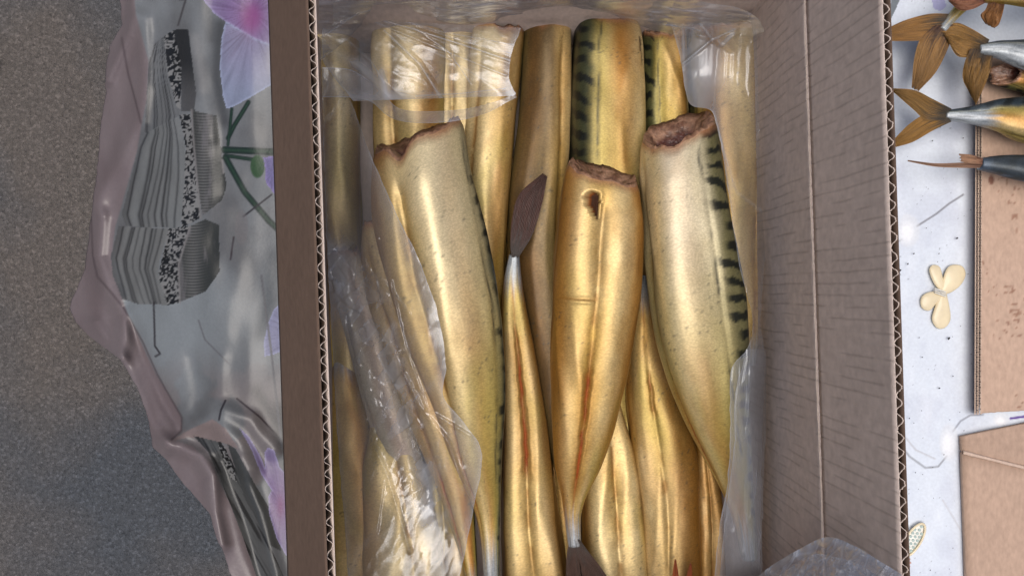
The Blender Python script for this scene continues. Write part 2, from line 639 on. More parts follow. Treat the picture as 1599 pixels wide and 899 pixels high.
def ribbed(poly, cx, w, seed):
    global C
    m = in_poly(poly, X, Y)
    rib = 0.5 + 0.5 * np.sin((Y + 0.02 * (X - cx) ** 2 * 0.3) * 2 * math.pi / 4.6)
    col = np.zeros(X.shape + (3,))
    col[:] = (0.055, 0.06, 0.055)
    sh = np.exp(-((X - cx) / w) ** 2)
    col = mixc(col, (0.42, 0.41, 0.41), 0.7 * rib * sh)
    col = mixc(col, (0.36, 0.34, 0.36), sstep(0.55, 0.8, fbm(X / 8, Y / 40, seed)) * 0.5)
    C[m] = col[m]


striped([(242, 67), (257, 57), (264, 118), (277, 168), (281, 180), (226, 209), (229, 150), (233, 95)], [(242, 67), (233, 95), (226, 209)], [(257, 57), (264, 118), (281, 180)], 61, (0.26, 0.27, 0.28))
C[in_poly([(269, 47), (294, 46), (306, 145), (304, 173), (283, 174), (283, 105)], X, Y)] = (0.035, 0.035, 0.038)
C = mixc(C, (0.20, 0.20, 0.21), in_poly([(269, 47), (294, 46), (306, 145), (304, 173), (283, 174), (283, 105)], X, Y) * sstep(90, 160, Y) * 0.7)
mosaic([(256, 57), (270, 48), (279, 80), (283, 110), (282, 172), (276, 167), (262, 115)], 71)
striped([(228, 208), (279, 182), (289, 230), (290, 280), (281, 356), (240, 355), (197, 353), (190, 335), (204, 280), (217, 230)],
        [(228, 208), (217, 230), (190, 335), (196, 356)], [(279, 182), (290, 230), (290, 280), (281, 356)], 62)
mosaic([(280, 180), (297, 178), (303, 230), (313, 340), (283, 356), (287, 300), (290, 230)], 72)
ribbed([(299, 172), (338, 181), (348, 255), (354, 290), (347, 312), (316, 337), (306, 270), (302, 230)], 318, 13, 81)
striped([(185, 353), (264, 357), (248, 410), (247, 432), (262, 476), (215, 474), (191, 467), (176, 430), (173, 400)],
        [(185, 353), (172, 403), (191, 467), (200, 480)], [(264, 357), (247, 420), (262, 476)], 63, (0.33, 0.34, 0.34))
mosaic([(263, 357), (297, 353), (286, 385), (278, 415), (281, 472), (262, 476), (247, 432)], 73)
ribbed([(295, 354), (320, 342), (342, 351), (343, 424), (321, 455), (281, 471), (278, 415)], 300, 15, 82)
for pl in ([(299, 172), (303, 230), (313, 340)], [(297, 353), (279, 412), (281, 472)], [(347, 250), (349, 270)]):
    C = mixc(C, (0.42, 0.40, 0.40), 0.9 * np.exp(-(line_dist(pl, X, Y) / 1.6) ** 2))
# second vase, lower
m2 = in_poly([(302, 680), (345, 690), (362, 720), (392, 790), (430, 870), (448, 910), (404, 910), (380, 840), (345, 750), (325, 705)], X, Y)
st = fbm((X - 0.55 * Y) / 7, (Y + X) / 130, 91)
col = mixc(np.zeros(X.shape + (3,)) + (0.17, 0.175, 0.175), (0.035, 0.035, 0.035), sstep(0.45, 0.62, st))
C[m2] = col[m2]
mosaic([(340, 692), (352, 698), (366, 735), (370, 752), (360, 745), (348, 715)], 74)
C[in_poly([(355, 692), (368, 700), (395, 750), (425, 800), (440, 860), (420, 850), (380, 770)], X, Y)] = (0.10, 0.105, 0.105)
# orchids
def petal(poly, base, tip, ctr, seed):
    global C
    m = in_poly(poly, X, Y)
    d = np.hypot(X - ctr[0], Y - ctr[1])
    ang = np.arctan2(Y - ctr[1], X - ctr[0])
    t = np.clip(d / 110, 0, 1)
    col = np.asarray(base)[None, None] * (1 - t[..., None]) + np.asarray(tip)[None, None] * t[..., None]
    col = col * (0.80 + 0.4 * fbm(ang * 14, d / 60, seed)[..., None])
    edge_d = line_dist(list(poly) + [poly[0]], X, Y)
    col = mixc(col, np.asarray(tip) * 1.5, 0.8 * np.exp(-(edge_d / 2.2) ** 2))
    col = mixc(col, np.asarray(base) * 0.55, 0.5 * sstep(0.6, 0.75, vnoise(ang * 22, d / 90, seed + 1)) * sstep(100, 20, d))
    C[m] = col[m]
petal([(315, -40), (318, 2), (335, 22), (352, 34), (400, 62), (436, 75), (436, -40)], (0.42, 0.22, 0.55), (0.50, 0.47, 0.72), (394, 20), 101)
petal([(352, 34), (346, 60), (343, 105), (348, 150), (354, 170), (366, 166), (395, 150), (428, 130), (436, 75), (400, 62)], (0.50, 0.42, 0.66), (0.46, 0.52, 0.74), (394, 40), 102)
C = mixc(C, (0.50, 0.12, 0.42), 0.85 * np.exp(-(((X - 392) / 17) ** 2 + ((Y - 28) / 26) ** 2) ** 1.5))
C = mixc(C, (0.75, 0.72, 0.80), 0.8 * np.exp(-(((X - 424) / 9) ** 2 + ((Y - 92) / 28) ** 2)))
petal([(446, 468), (428, 482), (418, 505), (412, 535), (413, 556), (430, 552), (455, 540), (455, 468)], (0.40, 0.40, 0.68), (0.42, 0.44, 0.68), (470, 520), 103)
petal([(374, 668), (388, 680), (405, 708), (414, 730), (413, 706), (418, 698), (428, 702), (436, 728), (450, 742), (458, 765), (462, 868), (446, 866), (432, 840), (420, 800), (419, 775), (424, 765), (408, 740), (392, 700)],
      (0.36, 0.20, 0.48), (0.42, 0.38, 0.62), (438, 785), 104)
C = mixc(C, (0.36, 0.08, 0.30), 0.85 * np.exp(-(((X - 438) / 6) ** 2 + ((Y - 790) / 18) ** 2)))
# stems and bud
for pl, w in (([(356, 216), (366, 196), (388, 160)], 3.6), ([(356, 226), (360, 190), (362, 170)], 2.5), ([(350, 234), (395, 236), (445, 238)], 5.5), ([(352, 243), (400, 250)], 3.2), ([(352, 246), (382, 300), (420, 345), (445, 368)], 5.0)):
    d = line_dist(pl, X, Y)
    C = mixc(C, (0.012, 0.035, 0.025), sstep(w + 1, w - 1, d))
    C = mixc(C, (0.05, 0.13, 0.07), 0.6 * np.exp(-((d - 0) / (w * 0.4)) ** 2))
d = np.hypot((X - 402) / 11, (Y - 260) / 18)
C = mixc(C, (0.05, 0.14, 0.05), sstep(1.1, 0.9, d))
petal([(411, 246), (440, 243), (445, 318), (430, 305), (415, 285), (414, 262)], (0.30, 0.26, 0.62), (0.36, 0.28, 0.62), (425, 270), 105)
for pl, w, c in (([(380, 338), (424, 304)], 1.3, (0.03, 0.02, 0.03)), ([(360, 405), (365, 370)], 1.2, (0.05, 0.03, 0.04)), ([(240, 472), (242, 540), (250, 552), (243, 556)], 1.4, (0.05, 0.04, 0.05)),
                 ([(342, 655), (345, 640), (352, 625)], 1.4, (0.03, 0.02, 0.03)), ([(370, 622), (405, 650), (432, 678)], 1.3, (0.05, 0.03, 0.04)),
                 ([(408, 430), (425, 560), (440, 700)], 1.6, (0.2, 0.2, 0.22)), ([(281, 0), (290, 0), (278, 40)], 1.4, (0.12, 0.11, 0.12)), ([(310, 500), (320, 530), (360, 570)], 1.0, (0.25, 0.25, 0.27))):
    C = mixc(C, c, 0.9 * sstep(w + 1.0, w - 0.6, line_dist(pl, X, Y)))
C = mixc(C, (0.30, 0.28, 0.29), 0.6 * sstep(1.1, 0.8, np.hypot((X - 377) / 11, (Y - 355) / 28)))
C = C * 0.40                                          # the whole print is deep and greyish
# right part of the print: white ground, pearls on threads, a violet bud
rm = sstep(1300, 1340, X)
base_r = np.zeros(X.shape + (3,)) + (0.68, 0.73, 0.81)
base_r = mixc(base_r, (0.60, 0.64, 0.73), sstep(0.45, 0.75, fbm(X / 40, Y / 45, 111)) * 0.8)
C = C * (1 - rm[..., None]) + base_r * rm[..., None]
for pl, w, c in (([(1432, 353), (1462, 334), (1482, 318), (1504, 304)], 1.3, (0.22, 0.22, 0.25)), ([(1396, 380), (1408, 374)], 1.3, (0.25, 0.25, 0.28)),
                 ([(1400, 686), (1420, 712), (1445, 730), (1465, 728), (1478, 712)], 1.2, (0.28, 0.29, 0.32)), ([(1405, 672), (1430, 702), (1460, 716)], 0.9, (0.5, 0.5, 0.53)),
                 ([(1488, 673), (1500, 657), (1515, 648), (1535, 647)], 1.2, (0.30, 0.31, 0.36)), ([(1472, 780), (1502, 830)], 0.9, (0.55, 0.56, 0.6))):
    C = mixc(C, c, 0.9 * sstep(w + 1.0, w - 0.6, line_dist(pl, X, Y)))
for cx, cy, rx, ry in ((1418, 360, 17, 24), (1482, 690, 14, 27), (1564, 654, 12, 9)):
    d = np.hypot((X - cx) / rx, (Y - cy) / ry)
    C = mixc(C, (0.70, 0.72, 0.76), 0.6 * sstep(1.25, 0.9, d))
    C = mixc(C, (0.86, 0.87, 0.90), 0.9 * sstep(1.0, 0.2, np.hypot((X - cx + 2) / rx, (Y - cy - 3) / ry)))
C[in_poly([(1455, 0), (1474, -2), (1478, 10), (1468, 18), (1458, 14)], X, Y)] = (0.45, 0.45, 0.68)
C[in_poly([(1385, -40), (1394, -40), (1388, 20), (1382, 34)], X, Y)] = (0.08, 0.09, 0.10)
C[in_poly([(1394, -10), (1410, -10), (1387, 40), (1385, 30)], X, Y)] = (0.16, 0.18, 0.20)
C = mixc(C, (0.12, 0.06, 0.30), sstep(2.6, 1.2, line_dist([(1578, 653), (1599, 650), (1630, 646)], X, Y)))
stains = (vnoise(X / 2.2, Y / 2.2, 121) > 0.965) & (X > 1390) & (vnoise(X / 40, Y / 40, 122) > 0.55)
C[stains] *= 0.55
V = PV(X, Y, Z)
cl = mesh_obj("tablecloth", V, grid_faces(*X.shape, flip=True), M_CLOTH, None, col=C)
so = cl.modifiers.new("thickness", 'SOLIDIFY')
so.thickness = 0.0012
so.offset = -1
tag(cl, "oilcloth printed with grey vases and lilac orchids, satin hem hanging at the left", "tablecloth")

# ------------------------------------------------------------------ the cardboard box, turned a little on the table
BOXROT = 0.034
cb, sb = math.cos(BOXROT), math.sin(BOXROT)


def box_pt(p):
    p = np.asarray(p, float)
    x = p[..., 0] * cb - p[..., 1] * sb
    y = p[..., 0] * sb + p[..., 1] * cb
    return np.stack([x, y, p[..., 2]], -1)


BX0, BX1, BY0, BY1 = -0.138, 0.184, -0.238, 0.192
ZB, ZC, T = 0.003, 0.163, 0.0044
boxo = empty("cardboard_box", (0, 0, ZB), "open corrugated cardboard box full of golden smoked fish", "box")
BOX_L = np.array((0, 0, ZB))


def panel(name, o, eu, ev, t, parent, color, nu=2, nv=2, pitch=None, axis=0, loc=BOX_L, seed=0, depth=0.0006, furrow_shade=0.2, inner=None):
    """A cardboard panel: face grid from o spanned by eu, ev; t is the thickness vector to the far face.
    pitch > 0 puts washboard furrows running along the other axis into the near face."""
    o, eu, ev, t = (np.asarray(a, float) for a in (o, eu, ev, t))
    u = np.linspace(0, 1, nu)
    v = np.linspace(0, 1, nv)
    U, Vv = np.meshgrid(u, v)
    pts = o + U[..., None] * eu + Vv[..., None] * ev
    colr = np.zeros(U.shape + (3,)) + np.asarray(color)
    tn = t / np.linalg.norm(t)
    Lu, Lv = np.linalg.norm(eu), np.linalg.norm(ev)
    colr *= (0.94 + 0.12 * fbm(U * Lu * 60, Vv * Lv * 60, seed + 5))[..., None]
    if pitch:
        q = (U * Lu if axis == 0 else Vv * Lv)
        r = (Vv * Lv if axis == 0 else U * Lu)
        q = q + 0.0012 * (fbm(r * 25, q * 3, seed) - 0.5) * 2
        k = np.floor(q / pitch)
        f = np.abs(q / pitch - k - 0.5) * pitch
        mask = sstep(0.30, 0.52, vnoise(r * 60 + k * 7.3, k * 3.1, seed + 2))
        gv = np.exp(-(f / 0.00055) ** 2) * mask
        wash = 0.00009 * np.cos(q / pitch * 2 * math.pi)
        pts = pts + tn * (gv * depth + wash)[..., None]
        colr = colr * (1 - furrow_shade * gv)[..., None]  # furrows darkened in the colour to strengthen their shade
    far = o + t + U[..., None] * eu + Vv[..., None] * ev
    n = nu * nv
    F = np.vstack([grid_faces(nv, nu), grid_faces(nv, nu, flip=True) + n])
    idx = np.arange(n).reshape(nv, nu)
    per = np.r_[idx[0, :], idx[1:, -1], idx[-1, -2::-1], idx[-2:0:-1, 0]]
    nx = np.roll(per, -1)
    F = np.vstack([F, np.stack([nx, per, per + n, nx + n], -1)])
    allv = np.vstack([pts.reshape(-1, 3), far.reshape(-1, 3)])
    fc = np.zeros(U.shape + (3,)) + np.asarray(color if inner is None else inner)
    cc = np.vstack([colr.reshape(-1, 3), fc.reshape(-1, 3)])
    return mesh_obj(name, box_pt(allv) - loc, F, M_CARD, parent, col=cc, smooth=False)


LY = BY1 - BY0
H = ZC - ZB
# walls (near face = inside)
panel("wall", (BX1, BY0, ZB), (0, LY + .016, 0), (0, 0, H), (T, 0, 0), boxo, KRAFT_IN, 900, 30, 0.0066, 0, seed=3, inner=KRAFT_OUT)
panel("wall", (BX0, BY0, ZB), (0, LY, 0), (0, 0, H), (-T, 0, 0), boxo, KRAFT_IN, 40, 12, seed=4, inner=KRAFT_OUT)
panel("wall", (BX0 - T + .0002, BY1, ZB), (BX1 - BX0 + 2 * T - .0004, 0, 0), (0, 0.016, H), (0, T, 0), boxo, KRAFT_IN * 1.12, 500, 30, 0.0066, 1, seed=6, inner=KRAFT_OUT, furrow_shade=0.25)
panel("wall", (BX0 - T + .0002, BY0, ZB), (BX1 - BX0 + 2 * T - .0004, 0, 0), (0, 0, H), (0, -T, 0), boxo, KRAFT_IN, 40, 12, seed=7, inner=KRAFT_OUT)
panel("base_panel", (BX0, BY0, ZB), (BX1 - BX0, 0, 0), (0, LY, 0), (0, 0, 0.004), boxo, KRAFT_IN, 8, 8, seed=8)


def flap(hinge, length, lean_vec, thick_vec, fl, name="flap", near_col=KRAFT_IN, far_col=KRAFT_OUT, washboard=False, seed=0, pitch=0.0082):
    """A corrugated flap: two liners and the wavy fluting between them, open at the top edge."""
    hinge, length, lean, tv = (np.asarray(a, float) for a in (hinge, length, lean_vec, thick_vec))
    tl = 0.00042
    tn = tv / np.linalg.norm(tv)
    Tt = np.linalg.norm(tv)
    e = empty(name, (0, 0, 0))
    e.parent = boxo
    panel("liner", hinge, length, lean, tn * tl, e, near_col, 900 if washboard else 60, 20, 0.0066 if washboard else None, 0, seed=seed, depth=0.0004)
    panel("liner", hinge + tn * (Tt - tl), length, lean * 1.0, tn * tl, e, far_col, 60, 20, seed=seed + 1)
    L = np.linalg.norm(length)
    n = int(L / pitch * 14)
    t = np.linspace(0, 1, n)
    ph = t * L / pitch * 2 * math.pi + 0.6 * np.sin(t * 37) + 0.5 * np.sin(t * 91)
    w = np.sin(ph)
    w = np.sign(w) * np.abs(w) ** 0.8
    c0 = Tt / 2 + w * (Tt / 2 - tl * 1.45)
    base = hinge + t[:, None] * length
    rr = np.random.default_rng(seed)
    sh = 1 - 0.012 * rr.random(n)
    rows_ = []
    for off, lv in ((-1, 0.5), (-1, None), (-1, 1.0), (1, 1.0), (1, None), (1, 0.5)):
        f_ = (sh if lv == 1.0 else (sh - 0.008 if lv is None else np.full(n, lv)))
        rows_.append(base + tn * (c0 + off * tl * 0.6)[:, None] + lean * f_[:, None])
    allv = np.vstack(rows_)
    i = np.arange(n - 1)
    F = [np.stack([k * n + i, k * n + i + 1, (k + 1) * n + i + 1, (k + 1) * n + i], -1) for k in range(5)]
    fc_ = np.zeros((6, n, 3)) + (0.16, 0.115, 0.09)  # brown flute paper, darkened further for the shade inside the voids
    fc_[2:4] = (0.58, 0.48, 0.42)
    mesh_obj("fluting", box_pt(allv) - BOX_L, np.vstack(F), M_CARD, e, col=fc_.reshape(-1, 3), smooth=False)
    return e


AL = R(29)
FLEN = 0.0885
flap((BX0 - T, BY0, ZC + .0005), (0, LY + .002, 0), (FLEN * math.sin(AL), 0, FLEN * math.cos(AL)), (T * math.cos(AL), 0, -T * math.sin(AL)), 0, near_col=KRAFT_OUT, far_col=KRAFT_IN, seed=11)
flap((BX1 + .0004, BY0, ZC + .0005), (0, LY + .002, 0), (0.0045, 0, FLEN), (T, 0, -0.0002), 0, near_col=KRAFT_IN, far_col=KRAFT_OUT, washboard=True, seed=21)
# end flaps fold away outward, outside the picture
flap((BX0 + .002, BY1 + .0165, ZC + .001), (BX1 - BX0 - .004, 0, 0), (0, 0.070, -0.045), (0, 0.0024, 0.0037), 0, seed=31)
flap((BX0 + .002, BY0 - .0005, ZC + .001), (BX1 - BX0 - .004, 0, 0), (0, -0.070, -0.045), (0, -0.0024, 0.0037), 0, seed=41)
# pale cracked crease where the right flap is hinged
n = 700
t = np.linspace(0, 1, n)
yy = BY0 + t * LY
rad = 0.0002 + 0.0004 * fbm(t * 120, 0 * t, 77) ** 1.5
xx = BX1 - 0.0006 + 0.0007 * (fbm(t * 30, 0 * t, 78) - .5)
zz = ZC + 0.0013 * (fbm(t * 22, 0 * t, 79) - 0.5) * 2
ang = np.linspace(0, 2 * math.pi, 8, endpoint=False)
V = np.stack([xx[:, None] + np.cos(ang) * rad[:, None] * 0.8, np.repeat(yy[:, None], 8, 1), zz[:, None] + np.sin(ang) * rad[:, None]], -1)
mesh_obj("crease", box_pt(V.reshape(-1, 3)) - BOX_L, grid_faces(n, 8, True), M_CARD, boxo, col=np.zeros((n * 8, 3)) + (0.56, 0.47, 0.40))

# ------------------------------------------------------------------ fish
HM_STEP = 3.0
HM_X0, HM_Y0 = 420, -90
HM = np.full((int(1110 / HM_STEP), int(960 / HM_STEP)), 0.008)


def splat(V):
    s = (CAM_H - V[:, 2]) * K
    px = V[:, 0] / s + 799.5
    py = 449.5 - V[:, 1] / s
    i = ((py - HM_Y0) / HM_STEP).astype(int)
    j = ((px - HM_X0) / HM_STEP).astype(int)
    ok = (i >= 0) & (i < HM.shape[0]) & (j >= 0) & (j < HM.shape[1])
    np.maximum.at(HM, (i[ok], j[ok]), V[ok, 2])


PALE = np.array((0.76, 0.61, 0.33))
GOLD = np.array((0.48, 0.29, 0.056))
AMBER = np.array((0.34, 0.15, 0.026))
OLIVE = np.array((0.34, 0.275, 0.065))
BACK = np.array((0.10, 0.10, 0.04))
BAR = np.array((0.012, 0.015, 0.014))
SILVER = np.array((0.36, 0.42, 0.48))
RED = np.array((0.26, 0.05, 0.012))
MEAT = np.array((0.22, 0.105, 0.062))

FISH = {}


def fish(key, st, belly, label, zs, bfac=0.80, nexp=2.6, head=True, tilt=0.0, skew=0.0, groove=0.12, slit=None, seed=0, hue=0.0, notch=0.0, dusk=(), silver_at=0.90, fold=None, backcol=BACK,
         rings=210, around=112, silver=True, roll_end=None, tail=None, pale=0.5, group="smoked headless mackerel packed in the box", back=1.0, hole=None, cav=0.55, back_at=1.9,
         name="smoked_mackerel", stretch_end=True):
    st = spline([(*p, z) for p, z in zip(st, zs)] if not np.isscalar(zs) else [(*p, zs) for p in st], rings)
    px, py, hw, zc = st.T
    hw = np.maximum(hw, 2)
    Cx = PV(px, py, zc)
    scl = (CAM_H - zc) * K
    a = hw * scl
    s = np.linspace(0, 1, rings)
    bf = bfac + (1.05 - bfac) * sstep(0.8, 1.0, s) * (1 if stretch_end else 0)
    b = a * bf
    Tn = np.gradient(Cx, axis=0)
    Tn /= np.linalg.norm(Tn, axis=1)[:, None]
    S = np.cross(np.array((0, 0, 1.0)), Tn)
    S /= np.linalg.norm(S, axis=1)[:, None]
    U = np.cross(Tn, S)
    U *= np.sign(U[:, 2:3])
    th = np.linspace(0, 2 * math.pi, around, endpoint=False)
    be = np.radians(np.linspace(belly, belly if roll_end is None else roll_end, rings))
    phi = (th[None, :] - be[:, None] + math.pi) % (2 * math.pi) - math.pi
    ap = np.abs(phi)
    sg = s[:, None] * np.ones_like(phi)
    ca, sn = np.cos(th)[None, :], np.sin(th)[None, :]
    ne = nexp
    r = (np.abs(ca) ** ne + np.abs(sn) ** ne) ** (-1 / ne)
    L = np.r_[0, np.cumsum(np.linalg.norm(np.diff(Cx, axis=0), axis=1))]
    arc = phi * a[:, None]
    Lg = L[:, None] * np.ones_like(phi)
    # belly: sunken seam with soft lips on each side, plus dents, creases along the body
    gp = sstep(0.0, 0.12, sg) * sstep(1.0, 0.55, sg) * (0.7 + 0.6 * fbm(sg * 5, 0 * sg, seed + 3))
    wob = phi + 0.10 * (fbm(sg * 6, 0 * sg, seed + 5) - 0.5)
    m = 1 - groove * gp * np.exp(-np.abs(wob / 0.17) ** 1.3) + groove * 0.3 * gp * np.exp(-((ap - 0.55) / 0.3) ** 2)
    m = m + 0.12 * (fbm(sg * 4.5, th[None, :] * 1.0 + np.sin(th)[None, :], seed + 9, 3) - 0.5) * np.sin(np.pi * np.clip(sg * 1.02, 0, 1)) ** 0.5
    m = m + 0.007 * (fbm(sg * 3 + phi * 0.4, phi * 5, seed + 12, 3) - 0.5)
    rq = np.random.default_rng(seed)
    for kk in (2, 3, 4, 5):
        ph0 = rq.uniform(0, 6.28)
        m = m + rq.uniform(0.014, 0.032) * np.cos(kk * th[None, :] + ph0 + 6.0 * (fbm(sg * 2.6, 0 * sg + kk, seed + 80 + kk) - 0.5)) * sstep(1.0, 0.8, sg)
    # pressed-in flats and soft folds running askew across the flank
    for kk in range(5):
        s0_, p0_ = rq.uniform(0.05, 0.8), rq.uniform(-2.2, 2.2)
        ln, wd, sl_ = rq.uniform(0.10, 0.22), rq.uniform(0.16, 0.34), rq.uniform(-3.0, 3.0)
        dphi = (phi - p0_ - sl_ * (sg - s0_) + math.pi) % (2 * math.pi) - math.pi
        env = np.exp(-((sg - s0_) / ln) ** 2)
        m = m + env * (-0.045 * np.exp(-(dphi / wd) ** 2) + 0.028 * np.exp(-((np.abs(dphi) - 1.6 * wd) / (0.5 * wd)) ** 2))
    # lateral furrow between flank and back
    m = m - 0.020 * np.exp(-((ap - back_at + 0.1) / 0.06) ** 2) * sstep(0.02, .2, sg) * sstep(1, .8, sg)
    colr = np.zeros(phi.shape + (3,))
    n1 = fbm(sg * 7, phi * 1.6, seed + 20)
    n2 = fbm(sg * 26, phi * 5, seed + 21)
    n3 = fbm(sg * 5, phi * 10, seed + 22)
    colr[:] = GOLD
    band = np.exp(-((ap - 0.62 - 0.2 * (n1 - 0.5)) / 0.34) ** 2)           # cream bands either side of the belly seam
    colr = mixc(colr, PALE, np.clip(pale * (1.05 - 0.95 * sg) + 0.40 * band + 0.8 * (n1 - 0.5), 0, 1))
    # smoke darkens the flank below the side line to amber, in uneven patches
    fl = np.exp(-((ap - 1.15 - 0.25 * (n1 - 0.5)) / 0.42) ** 2) * (0.45 + 0.55 * n1)
    colr = mixc(colr, AMBER, np.clip(fl * 0.9 + sstep(0.54, 0.74, fbm(sg * 9, phi * 2.2, seed + 27) + 0.25 * hue) * 0.18 + hue * 0.6, 0, 1))
    stain = sstep(0.60, 0.72, fbm(sg * 14 + 3, phi * 3.0, seed + 28, 5))
    colr = mixc(colr, AMBER * 0.55, stain * 0.16)
    colr = mixc(colr, OLIVE, np.clip(sstep(0.55, 1.0, sg) * 0.4 * sstep(1.2, 1.8, ap) + sstep(back_at - 0.75, back_at - 0.1, ap) * 0.75, 0, 1))
    colr = mixc(colr, AMBER * 0.8, 0.75 * np.exp(-(phi / 0.12) ** 2) * sstep(0.05, 0.3, sg) * sstep(0.3, 0.6, n2))
    colr = mixc(colr, OLIVE * 1.15, np.clip(sstep(0.45, 0.7, fbm(sg * 3.3, phi * 0.9, seed + 26)) * 0.55 * sstep(0.1, 0.5, sg), 0, 1))
    for sgn, p0, dc, da, *fade in dusk:                       # flank tint per fish: side, start angle, colour, strength
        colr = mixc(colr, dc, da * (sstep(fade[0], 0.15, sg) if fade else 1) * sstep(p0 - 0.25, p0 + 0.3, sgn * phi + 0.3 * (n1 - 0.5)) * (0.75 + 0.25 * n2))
    # back with its wavy bars
    edge = back_at + 0.10 * (fbm(sg * 22, 0 * sg + np.sign(phi), seed + 31) - 0.5)
    bk = sstep(edge - 0.22, edge + 0.22, ap + 0.12 * (n2 - 0.5)) * back
    colr = mixc(colr, np.asarray(backcol) * (0.7 + 0.8 * n2[..., None]), bk)
    barph = Lg / 0.0132 + 1.2 * (fbm(Lg * 28, ap * 1.5, seed + 33) - 0.5) + 0.5 * ap * np.sign(phi)
    bars = sstep(-0.05, 0.25, np.sin(barph * 2 * math.pi) + 1.0 * (fbm(Lg * 130, ap * 5, seed + 37) - 0.6)) * sstep(edge - 0.02, edge + 0.18, ap + 0.3 * (vnoise(np.floor(barph), 0 * ap, seed + 38) - 0.5))
    bars = np.maximum(bars, sstep(edge + 0.75, edge + 1.0, ap) * 0.85)
    colr = mixc(colr, BAR, bars * back * sstep(1.0, 0.9, sg) * 0.95)
    line = np.exp(-((ap - edge + 0.14) / 0.035) ** 2) * sstep(0.35, 0.6, fbm(sg * 14, 0 * sg, seed + 35)) * 0.8
    colr = mixc(colr, BAR * 2, line * back)
    # freckles of dark smoke
    fr = sstep(0.86, 0.93, vnoise(Lg * 900, arc * 900, seed + 40)) * sstep(0.5, 0.7, vnoise(Lg * 60, arc * 60, seed + 41)) * 0.55
    colr = mixc(colr, BAR * 3, fr)
    shine = np.ones(phi.shape)
    if silver:
        sv = 0.85 * sstep(silver_at - 0.02, silver_at + 0.09, sg + 0.10 * (n3 - 0.5))
        sv = sv * (1 - 0.9 * bk)
        colr = mixc(colr, SILVER * (0.75 + 0.5 * n3[..., None]), sv)
        colr = mixc(colr, (0.05, 0.06, 0.07), sv * sstep(0.5, .66, fbm(sg * 12, phi * 5, seed + 50)) * 0.5)
    if slit:
        s0, s1, w, depth = slit
        sl = sstep(s0, s0 + 0.05, sg) * sstep(s1, s1 - 0.08, sg)
        jag = 0.16 * (fbm(sg * 45, 0 * sg, seed + 60) - 0.5)
        g_ = np.exp(-((phi + jag) / w) ** 4) * sl
        m = m - depth * g_ + depth * 0.35 * np.exp(-((np.abs(phi + jag) - 1.7 * w) / (0.6 * w)) ** 2) * sl
        colr = mixc(colr, RED * (0.5 + 1.0 * n2[..., None]), np.clip(g_ * 1.1, 0, 1) * (0.45 + 0.5 * sstep(0.35, 0.6, fbm(sg * 18, phi * 8, seed + 62))))
        colr = mixc(colr, AMBER, np.exp(-(phi / (3.2 * w)) ** 2) * sl * (1 - g_) * 0.7)
        shine = shine * (1 - 0.8 * g_)
    if fold:
        f0, fp0, fp1 = fold
        fw = sstep(fp0 - .05, fp0 + .05, phi) * sstep(fp1 + .1, fp1 - .1, phi)
        q_ = sg - f0 - 0.004 * (n2 - 0.5)
        m = m + fw * (0.035 * np.exp(-(q_ / 0.004) ** 2) - 0.03 * np.exp(-((q_ + 0.008) / 0.004) ** 2))
        colr = mixc(colr, AMBER, fw * np.exp(-((q_ + 0.006) / 0.004) ** 2) * 0.6)
    if hole:
        for (hs, hp, ls, lp, hd, ang_) in hole:
            us = (sg - hs) * math.cos(ang_) + (phi - hp) * 0.16 * math.sin(ang_)
            up = -(sg - hs) / 0.16 * math.sin(ang_) + (phi - hp) * math.cos(ang_)
            # teardrop tear: wide at the top, pointed below
            wl = lp * np.clip(1 - (us / ls + 1) / 2, 0.02, 1) ** 0.8
            dd = np.hypot(np.clip(np.abs(us) / ls, 0, 3) ** 3, up / wl)
            dd = dd + 0.7 * (fbm(sg * 60, phi * 9, seed + 90) - 0.5)
            hm = sstep(1.05, 0.92, dd)
            lip = np.exp(-((dd - 1.35) / 0.22) ** 2)
            m = m - hd * hm + 0.012 * lip
            colr = mixc(colr, (0.030, 0.008, 0.006), hm * 0.97)
            colr = mixc(colr, (0.35, 0.10, 0.02), hm * sstep(0.5, 0.95, dd) * 0.6 * sstep(-.02, .1, phi - hp))
            colr = mixc(colr, (0.70, 0.52, 0.26), lip * 0.12)
            shine = shine * (1 - hm)
    rr = r * m
    pos = Cx[:, None, :] + (a[:, None] * rr * ca)[..., None] * S[:, None, :] + (b[:, None] * rr * sn)[..., None] * U[:, None, :]
    # slanted, ragged cut at the head end (offset along the body, dying out within 12 %)
    if head:
        fall = sstep(0.16, 0.0, s)[:, None]
        rag = 0.0035 * (fbm(th * 2.2, 0 * th, seed + 70, 4) - 0.5) * 2
        off = (tilt * np.sin(th) + skew * np.cos(th) + rag + notch * np.exp(-(phi[0] / 0.22) ** 2))[None, :] * fall
        pos = pos + off[..., None] * Tn[:, None, :]
        # skin curls in a touch at the rim
        rim = np.exp(-(s / 0.012) ** 2)[:, None, None]
        ctr = pos.mean(axis=1, keepdims=True)
        pos = ctr + (pos - ctr) * (1 - 0.05 * rim)
        colr = mixc(colr, (0.42, 0.20, 0.10), np.exp(-(sg / 0.012) ** 2) * (0.5 + 0.5 * n2))
    root_i = rings // 2
    root = Cx[root_i].copy()
    root[2] = max(root[2] - b[root_i], 0.008)
    e = empty(name, root, label, "smoked fish", group)
    body_v = pos.reshape(-1, 3)
    splat(body_v)
    F = grid_faces(rings, around, True)
    # closed tail end (and head end when it is not cut)
    V = body_v
    ends = [(rings - 1, Cx[-1])] + ([] if head else [(0, Cx[0])])
    extraF = []
    cf = colr.reshape(-1, 3)
    uv = np.stack([Lg, arc], -1).reshape(-1, 2)
    cols4 = np.hstack([cf, shine.reshape(-1, 1)])
    tri = []
